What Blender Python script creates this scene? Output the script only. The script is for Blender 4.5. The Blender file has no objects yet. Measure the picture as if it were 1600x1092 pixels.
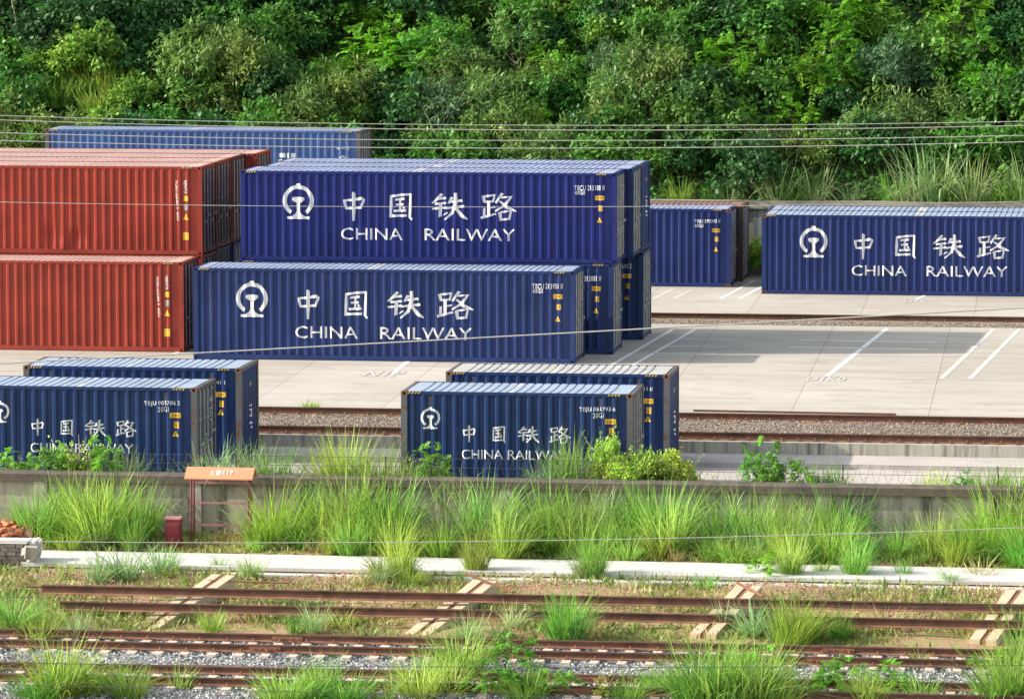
import bpy, bmesh, math, random
import numpy as np
from mathutils import Vector, Matrix
R = math.radians
S = bpy.context.scene
COL = S.collection

# ------------------------------------------------------------------ camera, sky, sun, exposure
CAM_H, PITCH, YAW, FPX = 15.51, 5.675, 8.053, 7590.0
cd = bpy.data.cameras.new("camera"); cam = bpy.data.objects.new("camera", cd); COL.objects.link(cam)
cam.location = (0, 0, CAM_H); cam.rotation_euler = (R(90 - PITCH), R(0.07), R(YAW))
cd.sensor_width = 36.0; cd.lens = FPX / 1600 * 36.0; cd.clip_start = 1.0; cd.clip_end = 4000
S.camera = cam
SUN_E, SUN_F = 27.2, 9.7          # elevation; how far the sun stands in front of the -x axis
to_sun = Vector((-math.cos(R(SUN_E)) * math.cos(R(SUN_F)), -math.cos(R(SUN_E)) * math.sin(R(SUN_F)), math.sin(R(SUN_E))))
w = bpy.data.worlds.new("World"); S.world = w; w.use_nodes = True
nt = w.node_tree; bg = nt.nodes["Background"]
sky = nt.nodes.new("ShaderNodeTexSky"); sky.sky_type = 'NISHITA'; sky.sun_disc = False
sky.sun_elevation = R(SUN_E); sky.sun_rotation = math.atan2(to_sun.x, to_sun.y)
sky.air_density = 1.3; sky.dust_density = 2.0; sky.ozone_density = 1.0
hsv = nt.nodes.new("ShaderNodeHueSaturation"); hsv.inputs['Saturation'].default_value = .50
nt.links.new(sky.outputs[0], hsv.inputs['Color']); nt.links.new(hsv.outputs[0], bg.inputs[0]); bg.inputs[1].default_value = 0.145
sl = bpy.data.lights.new("sun", 'SUN'); sl.energy = 3.6; sl.angle = R(0.5); sl.color = (1.0, 0.93, 0.82)
so = bpy.data.objects.new("sun", sl); COL.objects.link(so); so.location = (-60, 60, 60)
so.rotation_euler = to_sun.to_track_quat('Z', 'Y').to_euler()
S.view_settings.view_transform = 'Standard'; S.view_settings.look = 'None'
S.view_settings.exposure = 1.1; S.view_settings.gamma = 1.0

# ------------------------------------------------------------------ where things of the photograph stand
_cp, _sp, _cy, _sy = math.cos(R(PITCH)), math.sin(R(PITCH)), math.cos(R(YAW)), math.sin(R(YAW))
_r = Vector((_cy, _sy, 0)); _fw = Vector((-_sy * _cp, _cy * _cp, -_sp)); _up = Vector((-_sy * _sp, _cy * _sp, _cp))
def ray(u, v): return _fw + _r * ((u - 800) / FPX) - _up * ((v - 546) / FPX)
def at_z(u, v, z):
    d = ray(u, v); return Vector((0, 0, CAM_H)) + d * ((z - CAM_H) / d.z)
def at_y(u, v, y):
    d = ray(u, v); return Vector((0, 0, CAM_H)) + d * (y / d.y)
def pix(P):
    d = Vector(P) - Vector((0, 0, CAM_H)); q = d.dot(_fw)
    return 800 + FPX * d.dot(_r) / q, 546 - FPX * d.dot(_up) / q

# ------------------------------------------------------------------ mesh helpers
class MB:
    def __init__(s): s.v = []; s.f = []; s.m = []
    def quad(s, a, b, c, d, m=0):
        n = len(s.v); s.v += [a, b, c, d]; s.f.append((n, n+1, n+2, n+3)); s.m.append(m)
    def box(s, x0, x1, y0, y1, z0, z1, m=0):
        n = len(s.v)
        s.v += [(x0,y0,z0),(x1,y0,z0),(x1,y1,z0),(x0,y1,z0),(x0,y0,z1),(x1,y0,z1),(x1,y1,z1),(x0,y1,z1)]
        for f in ((0,3,2,1),(4,5,6,7),(0,1,5,4),(1,2,6,5),(2,3,7,6),(3,0,4,7)):
            s.f.append(tuple(n+i for i in f)); s.m.append(m)
    def obox(s, c, ax, ay, az, m=0):
        c, ax, ay, az = map(Vector, (c, ax, ay, az)); n = len(s.v)
        for i, j, k in ((-1,-1,-1),(1,-1,-1),(1,1,-1),(-1,1,-1),(-1,-1,1),(1,-1,1),(1,1,1),(-1,1,1)):
            s.v.append(tuple(c + ax*i + ay*j + az*k))
        for f in ((0,3,2,1),(4,5,6,7),(0,1,5,4),(1,2,6,5),(2,3,7,6),(3,0,4,7)):
            s.f.append(tuple(n+i for i in f)); s.m.append(m)
    def tube(s, pts, rad, n=6, m=0):
        pts = [Vector(p) for p in pts]; rr = rad if isinstance(rad, (list, tuple)) else [rad]*len(pts)
        base = len(s.v); up = Vector((0.13, 0.21, 0.97))
        for i, p in enumerate(pts):
            t = (pts[min(i+1, len(pts)-1)] - pts[max(i-1, 0)]).normalized()
            a = t.cross(up)
            if a.length < 1e-3: a = t.cross(Vector((1, 0, 0)))
            a.normalize(); b = t.cross(a)
            for k in range(n):
                w_ = 2*math.pi*k/n; s.v.append(tuple(p + (a*math.cos(w_) + b*math.sin(w_))*rr[i]))
        for i in range(len(pts)-1):
            for k in range(n):
                k2 = (k+1) % n
                s.f.append((base+i*n+k, base+i*n+k2, base+(i+1)*n+k2, base+(i+1)*n+k)); s.m.append(m)
        s.f.append(tuple(base+k for k in range(n))); s.m.append(m)
        s.f.append(tuple(base+(len(pts)-1)*n+n-1-k for k in range(n))); s.m.append(m)
    def prism(s, prof, x0, x1, m=0):           # closed profile in (y,z) swept along x
        n = len(s.v); k = len(prof)
        s.v += [(x0, y, z) for y, z in prof] + [(x1, y, z) for y, z in prof]
        for i in range(k):
            j = (i+1) % k; s.f.append((n+i, n+k+i, n+k+j, n+j)); s.m.append(m)
        s.f.append(tuple(n+i for i in range(k))); s.m.append(m)
        s.f.append(tuple(n+k+k-1-i for i in range(k))); s.m.append(m)
    def mesh(s, name, *mats):
        me = bpy.data.meshes.new(name); me.from_pydata(s.v, [], s.f)
        for mm in mats: me.materials.append(mm)
        if any(s.m): me.polygons.foreach_set('material_index', s.m)
        me.update(); return me
def fix(me):
    bm = bmesh.new(); bm.from_mesh(me); bmesh.ops.recalc_face_normals(bm, faces=bm.faces); bm.to_mesh(me); bm.free(); return me
def put(name, me, parent=None, loc=None, rot=None):
    o = bpy.data.objects.new(name, me); COL.objects.link(o)
    if parent: o.parent = parent
    if loc is not None: o.location = loc
    if rot is not None: o.rotation_euler = rot
    return o
def tag(o, label=None, cat=None, group=None, kind=None):
    if label: o['label'] = label
    if cat: o['category'] = cat
    if group: o['group'] = group
    if kind: o['kind'] = kind
    return o
def thing(name, loc, label, cat, group=None, rz=0):
    o = put(name, None, None, loc, (0, 0, rz)); o.empty_display_size = .2; return tag(o, label, cat, group)

# ------------------------------------------------------------------ materials
def newmat(name):
    m = bpy.data.materials.new(name); m.use_nodes = True
    N = m.node_tree.nodes; L = m.node_tree.links
    return m, N, L, N["Principled BSDF"]
def nd(N, typ, **kw):
    n = N.new(typ)
    for k, v in kw.items():
        if k in ('operation', 'blend_type', 'data_type', 'offset', 'offset_frequency', 'interpolation'): setattr(n, k, v)
        else: n.inputs[k].default_value = v
    return n
def ramp(N, L, src, a, b, ca=(0,0,0,1), cb=(1,1,1,1)):
    r = N.new("ShaderNodeValToRGB"); r.color_ramp.elements[0].position = a; r.color_ramp.elements[1].position = b
    r.color_ramp.elements[0].color = ca; r.color_ramp.elements[1].color = cb; L.new(src, r.inputs[0]); return r.outputs[0]
def mixc(N, L, fac, a, b, mode='MIX'):
    n = N.new("ShaderNodeMix"); n.data_type = 'RGBA'; n.blend_type = mode
    for inp, x in ((n.inputs[0], fac), (n.inputs[6], a), (n.inputs[7], b)):
        if isinstance(x, (int, float)): inp.default_value = x
        elif isinstance(x, tuple): inp.default_value = x if len(x) == 4 else (*x, 1)
        else: L.new(x, inp)
    return n.outputs[2]
def objco(N, L, scale=(1,1,1), src='Object'):
    tc = N.new("ShaderNodeTexCoord"); mp = N.new("ShaderNodeMapping"); mp.inputs['Scale'].default_value = scale
    L.new(tc.outputs[src], mp.inputs[0])
    oi = N.new("ShaderNodeObjectInfo"); ml = nd(N, "ShaderNodeMath", operation='MULTIPLY'); ml.inputs[1].default_value = 37.0
    L.new(oi.outputs['Random'], ml.inputs[0])
    cb = N.new("ShaderNodeCombineXYZ"); L.new(ml.outputs[0], cb.inputs[0]); L.new(ml.outputs[0], cb.inputs[1])
    L.new(cb.outputs[0], mp.inputs['Location']); return mp.outputs[0]
def noise(N, L, co, scale, detail=4, rough=.55):
    n = nd(N, "ShaderNodeTexNoise", Scale=scale, Detail=detail, Roughness=rough); L.new(co, n.inputs['Vector']); return n.outputs[0]
def bump(N, L, P, h, strength, dist):
    b = nd(N, "ShaderNodeBump", Strength=strength, Distance=dist); L.new(h, b.inputs['Height']); L.new(b.outputs[0], P.inputs['Normal'])

def paint(name, col, rust=.60, rough=.42, dirt=(.16,.15,.14)):
    m, N, L, P = newmat(name); co = objco(N, L)
    a = ramp(N, L, noise(N, L, co, .9, 5), .3, .75)
    c = mixc(N, L, a, tuple(x*.80 for x in col), tuple(min(1, x*1.18) for x in col))
    st = ramp(N, L, noise(N, L, objco(N, L, (7, 7, .35)), 1.0, 4), .55, .85, (0,0,0,1), (.17,.17,.17,1))
    c = mixc(N, L, st, c, dirt)
    rr = ramp(N, L, noise(N, L, objco(N, L, (11, 11, .5)), 1.0, 5, .6), .60, .78, (0,0,0,1), (.38,.38,.38,1)); c = mixc(N, L, rr, c, (.10, .05, .032))
    rs = ramp(N, L, noise(N, L, co, 4.5, 7, .72), rust, rust+.06)
    c = mixc(N, L, rs, c, (.13, .055, .03))
    L.new(c, P.inputs['Base Color']); P.inputs['Roughness'].default_value = rough; P.inputs['Specular IOR Level'].default_value = .26
    bump(N, L, P, noise(N, L, co, 2.2, 3), .2, .02)
    return m
def roofpaint(name, col, patch=True):
    m, N, L, P = newmat(name); co = objco(N, L)
    a = ramp(N, L, noise(N, L, co, .6, 6, .65), .3, .72)
    c = mixc(N, L, a, tuple(x*.82 for x in col), tuple(min(1, x*1.2) for x in col))
    if patch:                                     # a scraped, whitish bar across the middle of the roof
        tc = N.new("ShaderNodeTexCoord"); sx = N.new("ShaderNodeSeparateXYZ"); L.new(tc.outputs['Generated'], sx.inputs[0])
        d = nd(N, "ShaderNodeMath", operation='SUBTRACT'); L.new(sx.outputs[0], d.inputs[0]); d.inputs[1].default_value = .465
        ab = nd(N, "ShaderNodeMath", operation='ABSOLUTE'); L.new(d.outputs[0], ab.inputs[0])
        k = ramp(N, L, ab.outputs[0], .007, .013, (1,1,1,1), (0,0,0,1))
        k2 = mixc(N, L, 1.0, k, ramp(N, L, noise(N, L, co, 2.5, 4), .42, .58), 'MULTIPLY')
        c = mixc(N, L, k2, c, (.62, .58, .47))
    rs = ramp(N, L, noise(N, L, co, 3.0, 7, .7), .63, .70); c = mixc(N, L, rs, c, (.20, .13, .085))
    L.new(c, P.inputs['Base Color']); P.inputs['Roughness'].default_value = .62; P.inputs['Specular IOR Level'].default_value = .3
    return m
def plain(name, col, rough=.6, var=.15, sc=3.0, metal=0.0, bmp=0.0):
    m, N, L, P = newmat(name); co = objco(N, L)
    a = ramp(N, L, noise(N, L, co, sc, 5, .62), .28, .74)
    L.new(mixc(N, L, a, tuple(x*(1-var) for x in col), tuple(min(1, x*(1+var)) for x in col)), P.inputs['Base Color'])
    P.inputs['Roughness'].default_value = rough; P.inputs['Metallic'].default_value = metal
    if bmp: bump(N, L, P, noise(N, L, co, sc*3, 6, .65), bmp, .03)
    return m
def leafmat(name, col, tr=.35, hue=.012, var=.42, young=None):
    m, N, L, P = newmat(name); oi = N.new("ShaderNodeObjectInfo"); g = N.new("ShaderNodeNewGeometry")
    hs = N.new("ShaderNodeHueSaturation")
    mr = N.new("ShaderNodeMapRange"); mr.inputs[3].default_value = .5-hue; mr.inputs[4].default_value = .5+hue
    L.new(oi.outputs['Random'], mr.inputs[0]); L.new(mr.outputs[0], hs.inputs['Hue'])
    isl = N.new("ShaderNodeMapRange"); isl.inputs[3].default_value = 1-var; isl.inputs[4].default_value = 1+var
    L.new(g.outputs['Random Per Island'], isl.inputs[0]); m7 = nd(N, "ShaderNodeMath", operation='MULTIPLY'); m7.inputs[1].default_value = 7.13; L.new(oi.outputs['Random'], m7.inputs[0])
    fr = nd(N, "ShaderNodeMath", operation='FRACT'); L.new(m7.outputs[0], fr.inputs[0])
    ov = N.new("ShaderNodeMapRange"); ov.inputs[3].default_value = .78; ov.inputs[4].default_value = 1.25; L.new(fr.outputs[0], ov.inputs[0])
    vm_ = nd(N, "ShaderNodeMath", operation='MULTIPLY'); L.new(isl.outputs[0], vm_.inputs[0]); L.new(ov.outputs[0], vm_.inputs[1]); L.new(vm_.outputs[0], hs.inputs['Value'])
    c = mixc(N, L, ramp(N, L, noise(N, L, g.outputs['Position'], .55, 3), .38, .66), tuple(x*.85 for x in col), young or (min(1,col[0]*1.5), col[1]*1.2, col[2]))
    L.new(c, hs.inputs['Color'])
    P.inputs['Roughness'].default_value = .5; P.inputs['Specular IOR Level'].default_value = .35
    L.new(hs.outputs[0], P.inputs['Base Color'])
    tl = N.new("ShaderNodeBsdfTranslucent"); L.new(hs.outputs[0], tl.inputs[0])
    mx = N.new("ShaderNodeMixShader"); mx.inputs[0].default_value = tr
    L.new(P.outputs[0], mx.inputs[1]); L.new(tl.outputs[0], mx.inputs[2]); L.new(mx.outputs[0], N["Material Output"].inputs[0])
    return m

def wornwhite():
    m, N, L, P = newmat('worn_white_lettering_paint'); co = objco(N, L)
    c = mixc(N, L, ramp(N, L, noise(N, L, co, 1.5, 5), .3, .7), (.66,.66,.66), (.80,.80,.79))
    c = mixc(N, L, ramp(N, L, noise(N, L, objco(N, L, (5, 5, 1.2)), 2.0, 7, .7), .60, .70, (0,0,0,1), (.55,.55,.55,1)), c, (.16,.18,.25))
    L.new(c, P.inputs['Base Color']); P.inputs['Roughness'].default_value = .6; return m
M = {}
M['royal'] = paint('royal_blue_paint', (.0105, .0190, .136), .685)
M['navy'] = paint('navy_blue_paint', (.0155, .033, .124), .685)
M['dnavy'] = paint('dark_navy_paint', (.0125, .035, .118), .65)
M['mblue'] = paint('violet_blue_paint', (.0155, .031, .130), .66)
M['faded'] = paint('faded_blue_paint', (.062, .120, .285), .70)
M['red'] = paint('oxide_red_paint', (.285, .042, .026), .73, .42, (.20,.10,.08))
M['dred'] = paint('dark_red_paint', (.10, .022, .018), .68, .55)
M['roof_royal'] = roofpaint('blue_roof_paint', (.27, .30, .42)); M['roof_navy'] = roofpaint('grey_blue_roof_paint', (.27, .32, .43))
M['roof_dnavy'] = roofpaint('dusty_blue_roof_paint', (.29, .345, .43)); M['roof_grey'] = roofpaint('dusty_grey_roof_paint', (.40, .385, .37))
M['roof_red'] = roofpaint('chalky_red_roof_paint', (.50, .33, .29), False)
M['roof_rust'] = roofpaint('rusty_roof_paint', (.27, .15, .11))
M['rustcast'] = plain('rusty_casting', (.17, .085, .05), .8, .4, 9); M['hole'] = plain('painted_hollow_shade', (.008, .008, .009), .9, .1)  # near-black inside the casting holes is their shade put into colour
M['brown'] = paint('grey_brown_paint', (.085, .055, .045), .60, .6)
M['weath'] = paint('weathered_grey_post', (.10, .105, .115), .54, .6); M['doorgrey'] = paint('worn_door_paint', (.085, .095, .12), .58, .55)
M['galv'] = plain('galvanised_steel', (.36, .36, .35), .5, .3, 6, .4)
M['white'] = wornwhite(); M['yellow'] = plain('yellow_sign_paint', (.78, .46, .04), .5, .12)
M['dullyel'] = plain('worn_yellow_paint', (.46,.33,.10), .6, .4, 9)
M['black'] = plain('black_paint', (.012, .012, .013), .55, .2); M['grime'] = plain('grey_sticker', (.30, .28, .25), .6, .1)
M['rust'] = plain('rusted_steel', (.105,.046,.028), .78, .45, 2.6, 0, .3); M['rustl'] = plain('orange_rusted_steel', (.21,.092,.050), .82, .4, 2.6)
M['wire'] = plain('weathered_aluminium_cable', (.33,.33,.32), .5, .12, 2); M['wired'] = plain('dark_cable', (.07, .07, .072), .6, .2, 2)

# ------------------------------------------------------------------ shipping containers
D = 2.438; H4 = 2.896; H2 = 2.591; L4 = 12.192; L2 = 6.058
CY0, CY1, PIT = .008, .066, .278
def prof_pts(x0, x1):
    pts = [(x0, CY1)]; x = x0 + .045
    while x + .278 < x1:
        pts += [(x, CY1), (x+.058, CY0), (x+.124, CY0), (x+.182, CY1)]; x += PIT
    pts.append((x1, CY1)); return pts
def prof_y(pts, x):
    for (a, ya), (b, yb) in zip(pts, pts[1:]):
        if a <= x <= b: return ya + (yb-ya)*(x-a)/max(b-a, 1e-9)
    return CY1
PP = {L4: prof_pts(.165, L4-.165), L2: prof_pts(.165, L2-.165)}
def sheet(pts, z0, z1, mat, name, nz=1, dents=()):
    v = []; f = []; n = len(pts)
    for k in range(nz+1):
        z = z0 + (z1-z0)*k/nz
        for x, y in pts:
            for cx, cz, sx, sz, d in dents:
                y += d*math.exp(-((x-cx)/sx)**2 - ((z-cz)/sz)**2)
            v.append((x, y, z))
    for k in range(nz):
        for i in range(n-1): f.append((k*n+i, k*n+i+1, (k+1)*n+i+1, (k+1)*n+i))
    me = bpy.data.meshes.new(name); me.from_pydata(v, [], f); me.materials.append(mat); return me
CACHE = {}
def cached(key, fn):
    if key not in CACHE: CACHE[key] = fn()
    return CACHE[key]
def roofmesh(L, mat):
    xs = [(.13, 0)]; x = .42 if L > 7 else .50; pitch = .209 if L > 7 else .222
    while x + pitch < L - .42:
        xs += [(x, 0), (x+.018, -.02), (x+.058, -.02), (x+.076, 0)]; x += pitch
    xs.append((L-.13, 0)); ny = 6; v = []; f = []
    for j in range(ny+1):
        t = j/ny
        for i, (x, z) in enumerate(xs):
            v.append((x + (.05*4*t*(1-t) if 0 < i < len(xs)-1 and L < 7 else 0), .07+(D-.14)*t, -.014 + z + .012*4*t*(1-t)))
    n = len(xs)
    for j in range(ny):
        for i in range(n-1): f.append((j*n+i, j*n+i+1, (j+1)*n+i+1, (j+1)*n+i))
    me = bpy.data.meshes.new('roof_panel'); me.from_pydata(v, [], f); me.materials.append(mat); return me
def casting_mesh(mat):
    b = MB(); X, Y, Z = .178, .162, .118
    def plate(o, du, dv, nrm, lu, lv):             # face with a sunk oval hole
        o, du, dv, nrm = map(Vector, (o, du, dv, nrm)); k = 10
        c = o + du*lu/2 + dv*lv/2; hole = []; outer = []
        for i in range(k):
            a = 2*math.pi*i/k; hole.append(c + du*math.cos(a)*lu*.24 + dv*math.sin(a)*lv*.33)
            ca, sa = math.cos(a), math.sin(a); q = max(abs(ca), abs(sa)); outer.append(c + du*ca/q*lu/2 + dv*sa/q*lv/2)
        for i in range(k):
            j = (i+1) % k
            b.quad(tuple(outer[i]), tuple(outer[j]), tuple(hole[j]), tuple(hole[i]))
            b.quad(tuple(hole[i]), tuple(hole[j]), tuple(hole[j]-nrm*.05), tuple(hole[i]-nrm*.05), 1)
        n = len(b.v); b.v += [tuple(h-nrm*.05) for h in hole]; b.f.append(tuple(range(n, n+k))); b.m.append(1)
    plate((0,0,0), (1,0,0), (0,0,1), (0,-1,0), X, Z); plate((0,Y,0), (1,0,0), (0,0,1), (0,1,0), X, Z)
    plate((0,0,Z), (1,0,0), (0,1,0), (0,0,1), X, Y); plate((0,0,0), (0,1,0), (0,0,1), (-1,0,0), Y, Z); plate((X,0,0), (0,1,0), (0,0,1), (1,0,0), Y, Z)
    b.quad((0,0,0), (0,Y,0), (X,Y,0), (X,0,0))
    return b.mesh('corner_casting', mat, M['hole'])
def decal(polys, L, mat, name, off=.004, prof=None):
    pts = prof or PP[L]; bm = bmesh.new()
    for k, pl in enumerate(polys):
        vs = [bm.verts.new((x, -.0005*k, z)) for x, z in pl]
        try: bm.faces.new(vs)
        except ValueError: pass
    bmesh.ops.triangulate(bm, faces=bm.faces[:])
    lo = min(v.co.x for v in bm.verts); hi = max(v.co.x for v in bm.verts)
    for xb, _ in pts:
        if lo < xb < hi:
            bmesh.ops.bisect_plane(bm, geom=bm.verts[:]+bm.edges[:]+bm.faces[:], plane_co=(xb,0,0), plane_no=(1,0,0), dist=1e-6)
    for v in bm.verts: v.co.y += prof_y(pts, v.co.x) - off
    me = bpy.data.meshes.new(name); bm.to_mesh(me); bm.free(); me.materials.append(mat); return me
_txt = {}
def text_polys(body, x0, x1, z0, z1):
    """outline of the built-in font, stretched to the given rectangle"""
    if body not in _txt:
        cu = bpy.data.curves.new('t', 'FONT'); cu.body = body; cu.resolution_u = 4; ob = bpy.data.objects.new('t', cu); COL.objects.link(ob)
        dg = bpy.context.evaluated_depsgraph_get(); me = bpy.data.meshes.new_from_object(ob.evaluated_get(dg))
        _txt[body] = ([tuple(v.co) for v in me.vertices], [tuple(p.vertices) for p in me.polygons])
        bpy.data.objects.remove(ob); bpy.data.curves.remove(cu); bpy.data.meshes.remove(me)
    V, F = _txt[body]; xs = [v[0] for v in V]; ys = [v[1] for v in V]; a, b, c, d = min(xs), max(xs), min(ys), max(ys)
    fx = lambda v: (x0 + (v[0]-a)/(b-a)*(x1-x0), z0 + (v[1]-c)/(d-c)*(z1-z0))
    return [[fx(V[i]) for i in f] for f in F]
# brush characters on a 100 x 100 square: strokes of (x, y, half width)
GLYPH = {
 'zhong': [[(13,74,5),(15,60,4.5),(20,41,3.5)], [(11,71,3.5),(50,74,4),(80,79,5.5),(88,75,5),(76,44,4)], [(19,44,3.5),(74,48,4)], [(46,100,3),(49,95,6),(49,40,5.5),(48,2,3.5)]],
 'guo': [[(10,90,4),(9,50,6),(7,10,4.5)], [(10,86,4),(60,92,4.5),(90,93,6),(88,50,6),(86,12,6),(97,3,3)], [(28,74,4),(66,78,4.5)], [(30,56,3.5),(62,58,4)], [(22,34,4),(72,36,4.5)], [(47,78,4),(46,34,4)], [(58,50,3),(66,43,4.5)], [(9,16,4),(74,18,4.5)]],
 'tie': [[(30,96,4.5),(20,80,4),(3,62,2)], [(18,77,3.5),(42,82,4)], [(10,60,3.5),(42,64,4)], [(3,42,3),(42,48,4)], [(27,62,4.5),(25,14,4.5),(46,30,2.5)], [(58,84,4.5),(48,62,2.5)], [(52,67,3.5),(86,73,4.5)], [(42,45,3.5),(92,53,4.5)], [(68,100,4),(68,62,5),(58,28,4.5),(38,4,2)], [(68,46,3.5),(84,20,6),(100,6,2)]],
 'lu': [[(8,90,4.5),(12,66,3.5)], [(8,88,3.5),(40,93,4.5),(35,68,3.5)], [(12,68,3.5),(35,71,3.5)], [(24,68,4),(24,20,4)], [(25,48,3),(42,51,3.5)], [(11,47,3.5),(10,16,3.5)], [(2,12,4.5),(44,27,3)], [(62,100,4.5),(44,66,2.5)], [(58,84,3.5),(86,88,5),(70,58,4.5),(42,36,2.5)], [(54,72,3),(78,48,5.5),(102,36,2)], [(55,33,4.5),(58,2,3.5)], [(55,32,3.5),(86,38,4.5),(80,5,4)], [(58,6,3.5),(80,9,3.5)]],
}
def glyph_polys(g, x0, x1, z0, z1):
    out = []
    for st in GLYPH[g]:
        Lf = []; Rt = []
        for i, (x, y, h) in enumerate(st):
            a = st[max(i-1, 0)]; b = st[min(i+1, len(st)-1)]; dx, dy = b[0]-a[0], b[1]-a[1]; l = math.hypot(dx, dy); nx, ny = -dy/l, dx/l
            h *= 1.0 if len(st) > 1 else 1
            Lf.append((x+nx*h, y+ny*h)); Rt.append((x-nx*h, y-ny*h))
        for i in range(len(st)-1):
            out.append([Lf[i], Lf[i+1], Rt[i+1], Rt[i]])
    return [[(x0 + x/100*(x1-x0), z0 + y/100*(z1-z0)) for x, y in p] for p in out]
def emblem_polys(cx, cz, r):
    out = []; ri = r*.76; n = 28; a0, a1 = R(-57), R(237)
    o = [(cx + r*math.cos(a0+(a1-a0)*i/n), cz + r*math.sin(a0+(a1-a0)*i/n)) for i in range(n+1)]
    q = [(cx + ri*math.cos(a0+(a1-a0)*i/n), cz + ri*math.sin(a0+(a1-a0)*i/n)) for i in range(n+1)]
    for i in range(n): out.append([o[i], o[i+1], q[i+1], q[i]])
    out.append([(cx-r*.2, cz+r*.93), (cx+r*.2, cz+r*.93), (cx+r*.13, cz+r*1.10), (cx-r*.13, cz+r*1.10)])
    P = lambda *c: [(cx + a*r, cz + b*r) for a, b in c]
    out.append(P((-.39,.08),(-.34,.0),(-.14,-.14),(.14,-.14),(.34,.0),(.39,.08),(.38,.18),(.30,.24),(-.30,.24),(-.38,.18)))
    for a, c in (((.12,-.16),(.11,-.62)), ((.11,-.63),(.20,-.84)), ((.20,-.845),(.42,-.99))): out.append(P((-a[0],a[1]),(-c[0],c[1]),(c[0],c[1]),(a[0],a[1])))
    out.append(P((-.73,-1.0),(.73,-1.0),(.73,-1.16),(-.73,-1.16)))
    return out
rect = lambda a, b, c, d: [(a, c), (b, c), (b, d), (a, d)]
def signs(side, L, x0, zs, h=.145, hi="2.9M", word=True):
    """yellow height plate, small notice and warning triangle, one below the other"""
    z1, z2, z3 = zs
    put('height_sign', cached(('hs', L, x0, z1), lambda: decal([rect(x0, x0+.29, z1, z1+h)], L, M['yellow'], 'height_sign')), side)
    put('height_figure', cached(('hf', L, x0, z1), lambda: decal(text_polys(hi, x0+.05, x0+.22, z1+.035, z1+h-.035), L, M['black'], 'height_figure', .0055)), side)
    put('notice_sign', cached(('ns', L, x0, z2), lambda: decal([rect(x0+.10, x0+.24, z2, z2+.17)], L, M['yellow'], 'notice_sign')), side)
    put('notice_print', cached(('np', L, x0, z2), lambda: decal([rect(x0+.12, x0+.22, z2+.03+.05*k, z2+.05+.05*k) for k in range(3)], L, M['black'], 'notice_print', .0055)), side)
    put('warning_sign', cached(('ws', L, x0, z3), lambda: decal([[(x0+.03, z3), (x0+.25, z3), (x0+.14, z3+.2)]], L, M['black'], 'warning_sign')), side)
    put('warning_face', cached(('wf', L, x0, z3), lambda: decal([[(x0+.052, z3+.014), (x0+.228, z3+.014), (x0+.14, z3+.174)]], L, M['yellow'], 'warning_face', .0055)), side)
    put('warning_bolt', cached(('wb', L, x0, z3), lambda: decal([[(x0+.125, z3+.03), (x0+.155, z3+.03), (x0+.148, z3+.11), (x0+.132, z3+.11)]], L, M['black'], 'warning_bolt', .007)), side)

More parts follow.
